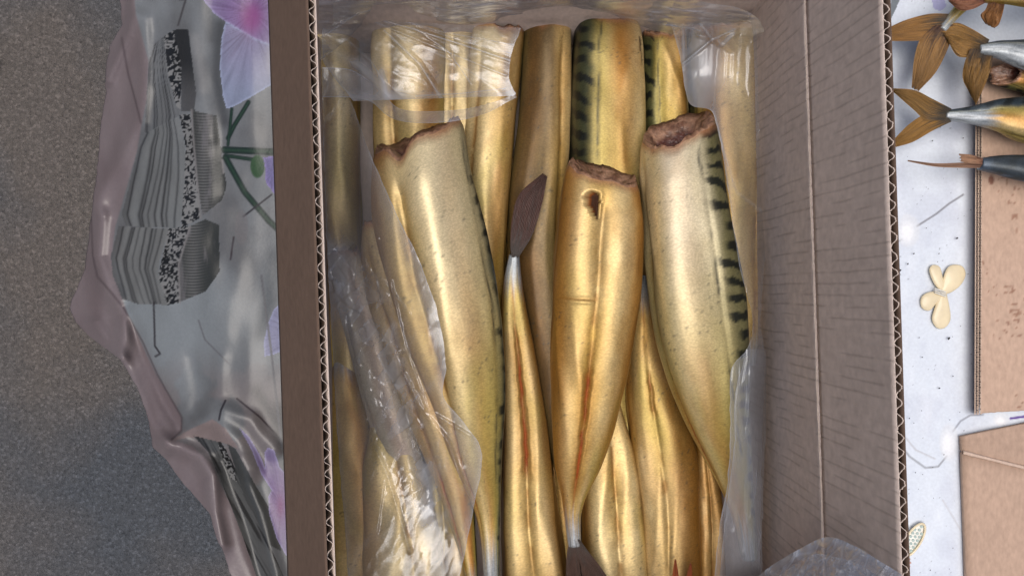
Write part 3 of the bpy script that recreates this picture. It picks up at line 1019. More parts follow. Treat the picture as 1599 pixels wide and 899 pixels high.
    for ri, c in ends:
        V = np.vstack([V, c])
        ci = len(V) - 1
        cols4 = np.vstack([cols4, cols4[ri * around]])
        uv = np.vstack([uv, uv[ri * around]])
        jj = np.arange(around)
        q = np.stack([ri * around + jj, ri * around + (jj + 1) % around, np.full(around, ci), np.full(around, ci)], -1)
        tri.append(q[:, :3] if ri else q[:, [1, 0, 2]])
    Fl = [tuple(f) for f in F] + [tuple(f) for t_ in tri for f in t_] if False else None
    me_faces = F
    o = mesh_obj("body", V - root, me_faces, M_SKIN, e, col=cols4, uv=uv)
    # caps as a tiny extra fan
    if tri:
        import bmesh
        bm = bmesh.new()
        bm.from_mesh(o.data)
        bm.verts.ensure_lookup_table()
        for t_ in tri:
            for f in t_:
                try:
                    bm.faces.new([bm.verts[int(i)] for i in f]).smooth = True
                except ValueError:
                    pass
        bm.to_mesh(o.data)
        bm.free()
    if head:
        # the cut: rim of meat round a gut cavity that lies towards the belly
        rimv = pos[0]
        c0 = rimv.mean(axis=0)
        bd = math.cos(be[0]) * S[0] * a[0] + math.sin(be[0]) * U[0] * b[0]
        cc0 = c0 + bd * 0.22
        levels = [(1.0, 0.0005), (0.97, -0.0022), (0.86, 0.0006), (0.74, 0.002), (cav, 0.006), (cav * 0.9, 0.010), (cav * 0.75, 0.022), (cav * 0.4, 0.034), (0.02, 0.036)]
        out = []
        cl_ = []
        for k, (f, d) in enumerate(levels):
            ctr = lerp(c0, cc0, min(1, (1 - f) * 2))
            nn = 0.6 * (fbm(th * 3.5 + k * 0.8, 0 * th + k, seed + 80, 3) - 0.5) + 0.35 * (fbm(th * 11, 0 * th + k * 1.3, seed + 85, 2) - 0.5)
            ff = f * (1 + (0.10 * nn if 0 < k < 8 else 0))
            p_ = ctr + (rimv - ctr) * np.asarray(ff)[..., None] + Tn[0] * (d + 0.0045 * nn * (1 if 0 < k < 6 else 0))[..., None]
            out.append(p_)
            tcol = lerp(np.array((0.10, 0.040, 0.025)), np.array((0.40, 0.235, 0.155)), sstep(-0.3, 0.3, nn)[:, None])
            if k <= 1:
                tcol = lerp(tcol, np.array((0.40, 0.22, 0.13)), 0.5)
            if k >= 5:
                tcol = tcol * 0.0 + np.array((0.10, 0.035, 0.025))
            cl_.append(tcol)
        FV = np.vstack(out)
        mesh_obj("cut_flesh", FV - root, grid_faces(len(levels), around, True, flip=True), M_FLESH, e, col=np.vstack(cl_))
    FISH[key] = dict(root=root, e=e, C=Cx, T=Tn, a=a, b=b)
    return e


def lobe(parent, root, lead, trail, z0, z1, seed, name="tail_fin", rays=18, c0=(0.05, 0.04, 0.03), c1=(0.30, 0.13, 0.03), thick=0.0007, ragged=0.06, nu=60, curl=0.0, label=None):
    """A fin lobe: rays fan from the root to the tip between a leading and a trailing edge (photo points at height z)."""
    nv = rays * 5
    A = spline(lead, nu)
    B = spline(trail, nu)
    v = np.linspace(0, 1, nv)
    u = np.linspace(0, 1, nu)
    Ug, Vg = np.meshgrid(u, v)
    ray = np.floor(Vg * rays)
    rg = ragged * (vnoise(ray * 1.37, ray * 0 + seed, seed) - 0.6) * Vg ** 0.4
    tt = np.clip(Ug * (1 + rg), 0, 1.15)

    def at(arr, t):
        t = np.clip(t, 0, 1) * (nu - 1)
        i = np.clip(t.astype(int), 0, nu - 2)
        f = (t - i)[..., None]
        return arr[i] * (1 - f) + arr[i + 1] * f
    pa = at(A, tt)
    pb = at(B, tt)
    pp = pa * (1 - Vg[..., None]) + pb * Vg[..., None]
    z = z0 + (z1 - z0) * Ug + 0.00035 * np.cos(Vg * rays * 2 * math.pi) + 0.003 * (fbm(Ug * 2, Vg * 3, seed + 4) - 0.5) + curl * Vg * Ug
    top = PV(pp[..., 0], pp[..., 1], z).reshape(-1, 3)
    bot = top - np.array((0, 0, thick))
    n = len(top)
    idx = np.arange(n).reshape(nv, nu)
    per = np.r_[idx[0, :], idx[1:, -1], idx[-1, -2::-1], idx[-2:0:-1, 0]]
    nx = np.roll(per, -1)
    F = np.vstack([grid_faces(nv, nu), grid_faces(nv, nu, flip=True) + n, np.stack([nx, per, per + n, nx + n], -1)])
    rn = vnoise(ray * 2.1, Ug * 5, seed + 8)
    k = np.clip(sstep(0.0, 0.45, Ug + 0.35 * (rn - 0.5)), 0, 1)
    c = np.asarray(c0) * (1 - k[..., None]) + np.asarray(c1) * k[..., None]
    c = c * (0.65 + 0.35 * np.cos(Vg * rays * 2 * math.pi) ** 2)[..., None] * (0.7 + 0.6 * rn[..., None])
    c = c.reshape(-1, 3)
    uvg = np.stack([Ug, Vg], -1).reshape(-1, 2)
    o = mesh_obj(name, np.vstack([top, bot]) - root, F, M_FIN, parent, col=np.vstack([c, c]), uv=np.vstack([uvg, uvg]))
    splat(top)
    return o


G_BOX = "smoked headless mackerel packed in the box"
# -- lower layer, heads at the far wall
fish("B1", [(518, 38, 40), (514, 150, 46), (512, 300, 50), (518, 450, 52), (530, 560, 40), (546, 680, 18)], 85, "golden fish in the far left corner of the box, mostly under the film", 0.029, seed=101, hue=0.0, pale=.8, groove=.05, tilt=0.004)
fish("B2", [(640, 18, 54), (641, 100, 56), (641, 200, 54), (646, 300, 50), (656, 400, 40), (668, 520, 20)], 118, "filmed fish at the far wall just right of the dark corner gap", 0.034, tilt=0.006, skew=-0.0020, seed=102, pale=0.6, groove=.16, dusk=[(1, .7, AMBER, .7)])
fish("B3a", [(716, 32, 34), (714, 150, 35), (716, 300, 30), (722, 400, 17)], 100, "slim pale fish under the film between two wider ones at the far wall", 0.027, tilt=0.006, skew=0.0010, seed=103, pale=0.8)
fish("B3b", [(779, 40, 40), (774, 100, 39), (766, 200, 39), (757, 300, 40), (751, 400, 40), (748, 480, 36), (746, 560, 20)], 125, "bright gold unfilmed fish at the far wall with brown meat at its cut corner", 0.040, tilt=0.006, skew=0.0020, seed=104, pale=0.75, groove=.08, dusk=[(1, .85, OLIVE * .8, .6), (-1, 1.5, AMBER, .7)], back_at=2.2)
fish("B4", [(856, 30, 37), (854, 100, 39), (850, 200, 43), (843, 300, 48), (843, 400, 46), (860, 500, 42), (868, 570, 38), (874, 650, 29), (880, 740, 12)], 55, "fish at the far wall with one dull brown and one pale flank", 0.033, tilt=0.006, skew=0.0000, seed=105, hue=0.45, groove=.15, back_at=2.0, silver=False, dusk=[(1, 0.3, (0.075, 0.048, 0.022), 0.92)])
fish("B6", [(950, 28, 47), (949, 60, 52), (949, 150, 57), (948, 250, 58), (948, 330, 55), (945, 430, 45), (943, 520, 26)], 4, "fish on its side at the far wall with black bars on a green back", 0.038, tilt=0.006, skew=0.0030, seed=106, pale=0.55, back_at=1.95, backcol=(0.052, 0.056, 0.028),
     hole=[(0.115, 0.55, 0.055, 0.10, 0.06, 0.0)])
fish("B7", [(1036, 50, 33), (1038, 120, 34), (1040, 200, 34), (1045, 300, 30), (1050, 400, 18)], -18, "greenish gold blotched fish left of the filmed corner", 0.029, tilt=0.006, skew=0.0010, seed=107, pale=0.3, back_at=2.45, hue=.1, silver=False)
fish("B8", [(1130, 42, 54), (1136, 100, 61), (1141, 200, 59), (1146, 300, 55), (1151, 400, 42), (1156, 480, 32), (1162, 570, 16)], 60, "golden fish under milky film along the right wall of the box", 0.038, tilt=0.006, skew=0.0010, seed=108, pale=0.55, hue=0.1)
# -- lower layer, tails towards the far wall
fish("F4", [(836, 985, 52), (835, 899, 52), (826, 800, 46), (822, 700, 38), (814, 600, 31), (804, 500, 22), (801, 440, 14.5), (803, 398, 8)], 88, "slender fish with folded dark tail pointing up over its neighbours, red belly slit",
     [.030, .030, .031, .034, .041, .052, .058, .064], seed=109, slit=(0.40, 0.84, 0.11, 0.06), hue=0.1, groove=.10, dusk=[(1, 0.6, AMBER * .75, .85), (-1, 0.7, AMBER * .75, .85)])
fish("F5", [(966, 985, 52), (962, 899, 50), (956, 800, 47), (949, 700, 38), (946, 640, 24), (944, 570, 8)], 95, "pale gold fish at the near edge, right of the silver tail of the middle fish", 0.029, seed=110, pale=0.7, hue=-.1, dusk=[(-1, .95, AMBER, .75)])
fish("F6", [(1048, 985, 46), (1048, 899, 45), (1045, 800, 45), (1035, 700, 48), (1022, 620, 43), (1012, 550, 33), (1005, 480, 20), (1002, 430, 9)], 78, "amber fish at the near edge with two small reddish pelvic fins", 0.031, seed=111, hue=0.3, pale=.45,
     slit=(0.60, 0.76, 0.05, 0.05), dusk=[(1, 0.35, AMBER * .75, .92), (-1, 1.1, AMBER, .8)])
fish("F7", [(1110, 985, 26), (1108, 899, 24), (1106, 800, 22), (1098, 700, 16), (1092, 630, 8)], 90, "narrow amber fish squeezed between the amber one and the film at the right", 0.027, seed=112, hue=0.85, bfac=1.0)
fish("L4", [(560, 985, 66), (556, 899, 64), (550, 800, 58), (544, 700, 48), (538, 620, 34), (534, 540, 14)], 60, "brown gold fish in the near left corner of the box under the film", 0.034, seed=113, hue=0.2, pale=.4, groove=.06)
fish("L6", [(708, 985, 42), (704, 899, 40), (700, 800, 36), (690, 720, 24), (680, 650, 10)], 80, "fish low at the near edge under the film, beside the silver tail end", 0.036, seed=114, hue=0.15)
# -- half hidden fish down in the gaps
fish("G1", [(815, 250, 30), (825, 400, 34), (846, 560, 36), (862, 700, 34), (872, 830, 30), (880, 985, 30)], 90, "fish deep in the dark gap left of the belly up fish", 0.018, seed=151, hue=.6, bfac=.6)
fish("G2", [(985, 330, 34), (978, 450, 36), (972, 560, 36), (975, 700, 34), (990, 820, 30), (1000, 985, 30)], 90, "fish deep in the dark gap right of the belly up fish", 0.018, seed=152, hue=.6, bfac=.6)
# -- middle layer on the left
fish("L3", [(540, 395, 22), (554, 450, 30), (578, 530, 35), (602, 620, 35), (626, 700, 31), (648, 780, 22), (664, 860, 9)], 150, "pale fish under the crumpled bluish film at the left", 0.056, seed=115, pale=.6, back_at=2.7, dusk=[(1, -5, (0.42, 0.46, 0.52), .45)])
fish("L5", [(642, 985, 60), (634, 899, 64), (622, 800, 56), (612, 720, 42), (603, 650, 22), (598, 590, 9)], 110, "pale plump fish under the film at the near edge left of centre", [.05, .05, .052, .054, .052, .05], seed=116, pale=0.95, hue=-.2)
fish("L2", [(590, 350, 26), (602, 400, 36), (622, 460, 44), (646, 520, 47), (673, 620, 42), (696, 700, 34), (716, 780, 24), (732, 870, 12), (742, 945, 7)], 128, "long amber fish under the edge of the film, left of the large front fish", 0.062, seed=117, hue=0.35, pale=.55, slit=(0.62, 0.93, 0.05, 0.05))
# -- top layer
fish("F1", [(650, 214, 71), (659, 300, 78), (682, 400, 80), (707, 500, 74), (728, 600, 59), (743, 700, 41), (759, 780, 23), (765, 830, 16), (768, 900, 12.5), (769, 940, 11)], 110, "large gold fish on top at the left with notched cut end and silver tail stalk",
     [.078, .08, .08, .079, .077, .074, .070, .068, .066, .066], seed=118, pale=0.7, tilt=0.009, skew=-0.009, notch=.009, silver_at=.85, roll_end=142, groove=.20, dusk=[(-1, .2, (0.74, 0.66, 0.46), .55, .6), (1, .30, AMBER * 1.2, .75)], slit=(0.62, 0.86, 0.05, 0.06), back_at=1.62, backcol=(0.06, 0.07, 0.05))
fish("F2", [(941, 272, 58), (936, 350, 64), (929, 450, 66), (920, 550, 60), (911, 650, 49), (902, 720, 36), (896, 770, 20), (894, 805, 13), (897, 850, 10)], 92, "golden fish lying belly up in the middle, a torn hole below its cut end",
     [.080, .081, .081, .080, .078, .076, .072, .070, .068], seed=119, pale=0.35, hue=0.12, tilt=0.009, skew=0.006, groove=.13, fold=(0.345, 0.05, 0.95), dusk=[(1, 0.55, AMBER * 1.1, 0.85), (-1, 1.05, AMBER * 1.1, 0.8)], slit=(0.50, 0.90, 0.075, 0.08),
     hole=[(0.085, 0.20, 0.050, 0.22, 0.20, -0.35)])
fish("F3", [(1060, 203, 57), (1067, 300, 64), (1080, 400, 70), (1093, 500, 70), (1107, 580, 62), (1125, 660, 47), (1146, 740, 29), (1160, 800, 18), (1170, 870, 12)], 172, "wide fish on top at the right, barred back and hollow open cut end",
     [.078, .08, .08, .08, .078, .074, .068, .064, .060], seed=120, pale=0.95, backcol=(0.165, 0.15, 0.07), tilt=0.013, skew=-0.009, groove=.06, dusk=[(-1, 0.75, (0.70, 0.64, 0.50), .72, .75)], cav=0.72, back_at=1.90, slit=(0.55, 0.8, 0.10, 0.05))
# fins of the fish in the box
f = FISH["F4"]
lobe(f["e"], f["root"], [(799, 402), (797, 380), (800, 340), (812, 302), (848, 270)], [(809, 402), (816, 392), (832, 365), (846, 320), (855, 274)], .068, .074, 201, c0=(0.11, 0.09, 0.08), c1=(0.075, 0.032, 0.024), rays=16, curl=-.006)
f = FISH["F2"]
lobe(f["e"], f["root"], [(892, 840), (886, 858), (884, 885), (884, 930)], [(897, 842), (903, 870), (906, 890), (910, 935)], .072, .066, 202, c0=(0.12, 0.10, 0.09), c1=(0.085, 0.048, 0.036), rays=12)
lobe(f["e"], f["root"], [(905, 842), (920, 862), (938, 885), (968, 930)], [(897, 842), (903, 870), (908, 890), (914, 935)], .073, .066, 203, c0=(0.12, 0.10, 0.09), c1=(0.085, 0.048, 0.036), rays=14)
f = FISH["F6"]
lobe(f["e"], f["root"], [(1046, 930), (1050, 900), (1054, 872)], [(1062, 930), (1060, 900), (1056, 874)], .056, .062, 204, "pelvic_fin", 6, (0.30, 0.10, 0.03), (0.36, 0.09, 0.03))
lobe(f["e"], f["root"], [(1068, 930), (1072, 900), (1078, 878)], [(1082, 930), (1081, 900), (1080, 880)], .054, .060, 205, "pelvic_fin", 6, (0.30, 0.10, 0.03), (0.36, 0.09, 0.03))

# -- whole fish on the table at the right: only their tails reach into the picture
G_R = "smoked fish lying on the table at the right"
ZT = 0.03
fish("T1", [(1690, -190, 40), (1600, -100, 34), (1530, -20, 16), (1495, 18, 8.5), (1470, 48, 7)], 60, "fish with spread brown tail at the top beside the box rim", [.040, .040, .036, .033, .032], head=False, group=G_R, seed=131, rings=110, around=64, bfac=.9)
f = FISH["T1"]
lobe(f["e"], f["root"], [(1486, 22), (1452, 22), (1416, 31), (1386, 44)], [(1480, 54), (1452, 62), (1418, 64), (1386, 64)], .034, .030, 141, c0=(0.10, 0.085, 0.07), c1=(0.36, 0.19, 0.06), ragged=.05, rays=26)
lobe(f["e"], f["root"], [(1492, 38), (1482, 72), (1462, 112), (1434, 143)], [(1460, 40), (1438, 60), (1428, 92), (1424, 137)], .0354, .026, 142, c0=(0.12, 0.065, 0.05), c1=(0.36, 0.20, 0.07), ragged=.10, rays=26)
fish("T2", [(1760, 100, 44), (1680, 96, 40), (1600, 86, 22), (1560, 78, 13), (1528, 78, 8)], 20, "silver bodied fish whose ragged tail crosses the edge of the cardboard sheet", [.046, .046, .042, .039, .037], head=False, group=G_R, seed=132, rings=110, around=64, backcol=(0.03, 0.04, 0.05), silver_at=.62, pale=.9)
f = FISH["T2"]
lobe(f["e"], f["root"], [(1545, 62), (1515, 44), (1492, 36), (1466, 46)], [(1534, 90), (1512, 90), (1494, 86), (1480, 62)], .040, .034, 143, c0=(0.10, 0.08, 0.06), c1=(0.36, 0.20, 0.06), ragged=.28, rays=26)
lobe(f["e"], f["root"], [(1552, 80), (1546, 112), (1534, 142), (1524, 164)], [(1516, 76), (1507, 98), (1504, 122), (1514, 144)], .0405, .030, 144, c0=(0.10, 0.07, 0.05), c1=(0.33, 0.18, 0.05), ragged=.28, rays=26)
fish("T6", [(1570, 116, 17), (1600, 118, 24), (1680, 126, 34), (1760, 132, 36)], 60, "fish whose dark red cut end shows between the tails at the right edge", 0.030, head=True, group=G_R, seed=136, rings=90, around=72, tilt=.008, silver=False, hue=.4)
fish("T3", [(1760, 186, 44), (1680, 188, 42), (1610, 186, 36), (1560, 180, 24), (1520, 180, 14), (1475, 180, 7.5)], 12, "fish with a clean forked brown tail spread flat on the white cloth", [.040, .040, .038, .036, .033, .031], head=False, group=G_R, seed=133, rings=130, around=72, pale=.9, backcol=(0.03, 0.042, 0.05), silver_at=.72, back_at=1.75)
f = FISH["T3"]
lobe(f["e"], f["root"], [(1486, 170), (1455, 154), (1428, 141), (1394, 138)], [(1474, 188), (1446, 187), (1428, 172), (1396, 144)], .0345, .026, 145, c0=(0.10, 0.085, 0.07), c1=(0.38, 0.22, 0.07), ragged=.05, rays=26)
lobe(f["e"], f["root"], [(1486, 190), (1455, 205), (1425, 222), (1394, 231)], [(1474, 174), (1446, 178), (1420, 194), (1392, 222)], .034, .026, 146, c0=(0.10, 0.085, 0.07), c1=(0.40, 0.22, 0.06), ragged=.05, rays=26)
fish("T4", [(1760, 272, 40), (1680, 268, 34), (1610, 264, 22), (1560, 258, 15), (1530, 256, 9)], 270, "dark blue backed fish with a thin tail seen edge on, lowest at the right", [.036, .036, .034, .031, .030], head=False, group=G_R, seed=134, rings=110, around=64, silver_at=.55, backcol=(0.045, 0.065, 0.095), back_at=1.2)
f = FISH["T4"]
lobe(f["e"], f["root"], [(1535, 252), (1500, 254), (1460, 255), (1418, 250)], [(1535, 262), (1500, 262), (1460, 260), (1418, 252)], .032, .030, 147, c0=(0.28, 0.15, 0.10), c1=(0.40, 0.24, 0.16), rays=5, ragged=0.0)
lobe(f["e"], f["root"], [(1536, 248), (1518, 242), (1498, 240)], [(1534, 257), (1515, 255), (1500, 252)], .034, .034, 148, c0=(0.25, 0.12, 0.08), c1=(0.45, 0.26, 0.16), rays=8, ragged=.25)
fish("T5", [(1800, -30, 44), (1700, -24, 40), (1620, -14, 26), (1570, -10, 16), (1535, -6, 10)], 80, "golden fish in the top right corner lying above the other tails", [.058, .058, .056, .054, .052], head=False, group=G_R, seed=135, rings=110, around=64, silver=False)
f = FISH["T5"]
lobe(f["e"], f["root"], [(1548, -14), (1525, -22), (1500, -20), (1480, 0)], [(1540, 4), (1520, 14), (1500, 16), (1484, 4)], .054, .046, 149, c0=(0.20, 0.08, 0.05), c1=(0.30, 0.13, 0.07), ragged=.2)
lobe(f["e"], f["root"], [(1570, 0), (1566, 20), (1560, 38), (1553, 44)], [(1545, 0), (1540, 14), (1532, 24), (1540, 38)], .054, .044, 150, c0=(0.22, 0.10, 0.05), c1=(0.36, 0.17, 0.06), ragged=.2)

# ------------------------------------------------------------------ plastic bag: crumpled film lining the box
hm = HM.copy()
for _ in range(2):                                   # close pin holes between splatted points
    h2 = hm.copy()
    for di in (-1, 0, 1):
        for dj in (-1, 0, 1):
            h2 = np.maximum(h2, np.roll(np.roll(hm, di, 0), dj, 1))
    hm = h2


def maxf(h, r):
    o = h.copy()
    for d in range(-r, r + 1):
        o = np.maximum(o, np.roll(h, d, 0))
    q = o.copy()
    for d in range(-r, r + 1):
        q = np.maximum(q, np.roll(o, d, 1))
    return q


def blur(h, r):
    for ax in (0, 1):
        acc = 0
        for d in range(-r, r + 1):
            acc = acc + np.roll(h, d, ax)
        h = acc / (2 * r + 1)
    return h


HS = np.maximum(blur(blur(maxf(hm, 7), 5), 4), hm)


def hm_at(px, py):
    fi = np.clip((py - HM_Y0) / HM_STEP, 0, HM.shape[0] - 1.001)
    fj = np.clip((px - HM_X0) / HM_STEP, 0, HM.shape[1] - 1.001)
    i = fi.astype(int)
    j = fj.astype(int)
    u = fi - i
    v = fj - j
    return (HS[i, j] * (1 - v) + HS[i, j + 1] * v) * (1 - u) + (HS[i + 1, j] * (1 - v) + HS[i + 1, j + 1] * v) * u


bag = empty("plastic_bag", (0.02, -0.02, 0.008), "clear plastic bag lining the box, crumpled over the fish", "plastic bag")
BAG_L = np.array((0.02, -0.02, 0.008))


def tri(x):
    return np.abs((x % 1.0) * 2 - 1)


def crumple(X, Y, seed, lam):
    """Sharp-creased crumpled sheet, 0..1: folded waves in several directions."""
    rq = np.random.default_rng(seed)
    z = 0
    wsum = 0
    wx = fbm(X / (lam * 2.0), Y / (lam * 2.0), seed + 1, 2) * 0.6
    wy = fbm(X / (lam * 2.0), Y / (lam * 2.0), seed + 2, 2) * 0.6
    for i in range(6):
        a_ = rq.uniform(0, math.pi)
        l_ = lam * rq.uniform(0.6, 2.0)
        z = z + l_ * tri((X * math.cos(a_) + Y * math.sin(a_)) / l_ + wx * math.cos(a_) + wy * math.sin(a_) + rq.uniform(0, 1))
        wsum += l_
    return z / wsum


def facets(X, Y, seed, lam, stretch=1.0, ang=0.0):
    """Crumpled film: random flat cells. Returns (random value per cell, facet height, closeness to a cell border)."""
    ca_, sa_ = math.cos(ang), math.sin(ang)
    wx = 6 * (fbm(X / 25, Y / 25, seed + 5, 2) - 0.5)
    u = ((X + wx) * ca_ + Y * sa_) / lam
    v = (-(X + wx) * sa_ + Y * ca_) / (lam * stretch)
    iu, iv = np.floor(u), np.floor(v)
    d1 = np.full(X.shape, 9.0)
    d2 = np.full(X.shape, 9.0)
    val = np.zeros(X.shape)
    hgt = np.zeros(X.shape)
    for a_ in (-1, 0, 1):
        for b_ in (-1, 0, 1):
            cu, cv = iu + a_, iv + b_
            du = u - cu - _h(cu, cv, seed)
            dv = v - cv - _h(cu, cv, seed + 1)
            d = np.hypot(du, dv)
            nearer = d < d1
            d2 = np.where(nearer, d1, np.minimum(d2, d))
            val = np.where(nearer, _h(cu, cv, seed + 2), val)
            hgt = np.where(nearer, du * (_h(cu, cv, seed + 3) - 0.5) + dv * (_h(cu, cv, seed + 4) - 0.5), hgt)
            d1 = np.where(nearer, d, d1)
    return val, hgt, np.clip(1 - (d2 - d1) * 7, 0, 1)


def two_facets(X, Y):
    v1, h1, b1 = facets(X, Y, 405, 17, 3.4, 0.75)
    v2, h2, b2 = facets(X, Y, 455, 26, 2.2, -0.75)
    v3, h3, b3 = facets(X, Y, 475, 12, 2.6, -0.2)
    return 0.45 * v1 + 0.3 * v2 + 0.25 * v3, 0.5 * h1 + 0.6 * h2 + 0.2 * h3, np.maximum(b1, b2) * v2


def creases(X, Y, items):
    z = 0
    for pl, w, h in items:
        d = line_dist(pl, X, Y)
        z = z + h * np.clip(1 - d / w, 0, 1)
    return z


def film(left, right, nu, nv, lift, wr, seed, haze, extra=None, name="film_sheet", scale=(38, 60), sharp=1.0, zfun=None, shear=0.5):
    A = spline(left, nv)
    B = spline(right, nv)
    u = np.linspace(0, 1, nu)[None, :, None]
    p = A[:, None, :2] * (1 - u) + B[:, None, :2] * u
    X, Y = p[..., 0], p[..., 1]
    Ug = np.repeat(u[..., 0], nv, 0)
    Vg = np.repeat(np.linspace(0, 1, nv)[:, None], nu, 1)
    edge = np.minimum.reduce([Ug, 1 - Ug]) * 20
    X = X + 3.5 * (fbm(Y / 16, X / 300, seed + 1) - 0.5) * np.exp(-edge)
    q1 = (X + shear * Y) / scale[0]
    q2 = (Y - 0.8 * shear * X) / scale[1]
    w1 = 1.2 * fbm(X / 90, Y / 90, seed + 7)
    rd = ridged(q1 + w1, q2 + w1, seed + 2, 3) ** (2.0 * sharp)
    rd2 = ridged(q1 * 2.6 - w1, q2 * 1.3 + w1, seed + 3, 2) ** (3.0 * sharp)
    z = (hm_at(X, Y) if zfun is None else zfun(X, Y, Ug, Vg)) + lift + wr * (rd + 0.5 * rd2)
    if extra is not None:
        z = z + extra(X, Y, Ug, Vg)
    V = PV(X, Y, z)
    h = haze(X, Y, Ug, Vg) if callable(haze) else np.full(X.shape, haze)
    h = h * (0.75 + 0.5 * fbm(X / 30, Y / 40, seed + 5)) + 0.12 * sstep(0.6, 0.9, rd * 0.7 + 0.3 * rd2)
    h = h + 0.25 * np.exp(-edge * 1.8)
    h = np.clip(h, 0, 0.85)
    return mesh_obj(name, V.reshape(-1, 3) - BAG_L, grid_faces(nv, nu, flip=True), M_FILM, bag, col=np.repeat(h.reshape(-1, 1), 3, 1))


# big sheet over the fish on the left
def hz_left(X, Y, U, V):
    h = 0.11 + 0 * X
    h = h + 0.30 * np.exp(-(((X - 535) / 30) ** 2 + ((Y - 430) / 80) ** 2))
    v_, h_, b_ = two_facets(X, Y)
    c = np.exp(-(line_dist([(530, 400), (575, 480), (600, 580), (640, 680), (665, 790)], X, Y) / 30) ** 2)
    h = h + c * (0.05 + 0.36 * sstep(0.35, 0.85, v_) + 0.05 * b_)  # glints of the crumpled facets painted in as film haze
    h = h + 0.16 * np.exp(-(line_dist([(655, 740), (672, 820), (680, 930)], X, Y) / 12) ** 2)
    h = h + 0.10 * np.exp(-(line_dist([(560, 180), (610, 330), (650, 420), (685, 520), (690, 600)], X, Y) / 12) ** 2)
    return h


def ex_left(X, Y, U, V):
    c = np.exp(-(line_dist([(545, 430), (575, 500), (610, 600), (645, 690), (660, 740)], X, Y) / 34) ** 2)
    cr = creases(X, Y, [([(512, 392), (545, 375), (590, 372)], 3, .0012), ([(560, 415), (600, 440), (640, 490)], 3, .002), 
                        ([(630, 585), (660, 640), (700, 690), (720, 750)], 6, .003), ([(610, 440), (632, 540), (668, 640), (735, 680)], 4, .002), ([(586, 700), (604, 740), (640, 860)], 5, .003), ([(600, 745), (588, 830)], 3, .0015)])
    v_, h_, b_ = two_facets(X, Y)
    return c * 0.014 * h_ + cr + 0.004 * crumple(X, Y, 402, 60)


film([(503, 105), (506, 250), (512, 420), (520, 560), (528, 700), (538, 820), (545, 930)],
     [(548, 158), (578, 240), (618, 330), (658, 415), (686, 500), (696, 575), (692, 618), (722, 656), (748, 694), (752, 728), (738, 800), (712, 930)], 120, 420, 0.004, 0.0012, 301, hz_left, ex_left, scale=(70, 120))
# upper left sheet from the far wall, with its milky hem hanging across the fish
def hz_top(X, Y, U, V):
    st = creases(X, Y, [([(560, 22), (640, 44), (740, 76), (800, 96)], 2.5, .35), ([(575, 30), (660, 66), (790, 118)], 1.8, .25), ([(600, 48), (655, 100), (690, 155)], 4, .30), ([(505, 70), (560, 105), (620, 165)], 14, .16), ([(640, 40), (700, 80), (735, 130)], 1.8, .25), ([(596, 112), (604, 150)], 8, .35), ([(590, 20), (690, 50), (800, 70)], 2, .25),
                        ([(610, 52), (700, 92), (760, 128)], 1.6, .2), ([(540, 60), (580, 96), (600, 130)], 1.8, .2), ([(650, 150), (720, 146), (790, 138)], 2, .2), ([(620, 30), (720, 64), (800, 84)], 1.6, .22)])
    return 0.10 + 0.20 * sstep(0.84, 0.95, V) + st + 0.15 * np.exp(-(line_dist([(560, 100), (610, 140), (640, 175)], X, Y) / 14) ** 2)


film([(503, 28), (503, 60), (505, 95), (520, 118), (545, 150), (552, 158)], [(815, 44), (800, 80), (795, 120), (802, 140), (806, 146), (802, 150)], 230, 120, 0.005, 0.0008, 311, hz_top,
     lambda X, Y, U, V: creases(X, Y, [([(560, 22), (640, 44), (740, 76), (800, 96)], 4, .002), ([(575, 30), (660, 66), (790, 118)], 3, .0012), ([(600, 48), (655, 100), (690, 155)], 6, .002), ([(505, 70), (560, 105), (620, 165)], 14, .003),
                                       ([(640, 40), (700, 80), (735, 130)], 3, .0012)]) + 0.003 * crumple(X, Y, 312, 60), scale=(110, 40))
film([(503, 105), (550, 110), (590, 138), (620, 168), (660, 174), (720, 171), (770, 160), (803, 147)], [(504, 152), (550, 153), (580, 160), (610, 184), (650, 192), (705, 190), (755, 178), (807, 152)], 22, 200, 0.008, 0.001, 315, 0.24, scale=(50, 50), shear=0)
# film standing up along the far wall
def z_wall(X, Y, U, V):
    return 0.052 + 0.085 * V ** 0.8


film([(498, 96), (540, 64), (590, 20), (650, 26), (720, 38), (800, 30), (880, 20), (950, 24), (1010, 44), (1070, 58), (1120, 54), (1188, 60)], [(498, -30), (560, -36), (640, -30), (720, -40), (800, -34), (880, -40), (950, -30), (1040, -14), (1100, 4), (1150, 12), (1182, 28), (1194, 46)], 70, 340, 0.0, 0.008, 321, lambda X, Y, U, V: 0.13 + creases(X, Y, [([(500, 60), (560, 20), (640, 8), (760, 24), (860, 6)], 2.2, .3), ([(560, 0), (700, 30), (850, 20), (980, 26), (1100, 50)], 2.0, .3), ([(620, 20), (660, 0)], 2, .25), ([(640, 10), (680, 36)], 2, .25), ([(850, 8), (960, 18), (1090, 46)], 3, .22), ([(520, 40), (590, 10), (610, -4)], 3, .2), ([(505, 90), (560, 60), (585, 30)], 2.4, .25),
      ([(700, 8), (820, 26), (940, 22)], 1.6, .25), ([(1010, 20), (1060, 14), (1120, 24)], 3, .25)]), zfun=lambda X, Y, U, V: z_wall(X, Y, U, U), scale=(260, 16), shear=0.06)
film([(520, 40), (600, 14), (700, 30), (800, 18), (900, 12), (980, 26), (1040, 42)], [(520, -40), (600, -40), (700, -40), (800, -44), (900, -34), (980, -26), (1060, -20)], 50, 260, 0.014, 0.008, 325, 0.11, zfun=lambda X, Y, U, V: z_wall(X, Y, U, U), scale=(200, 14), shear=-0.12)
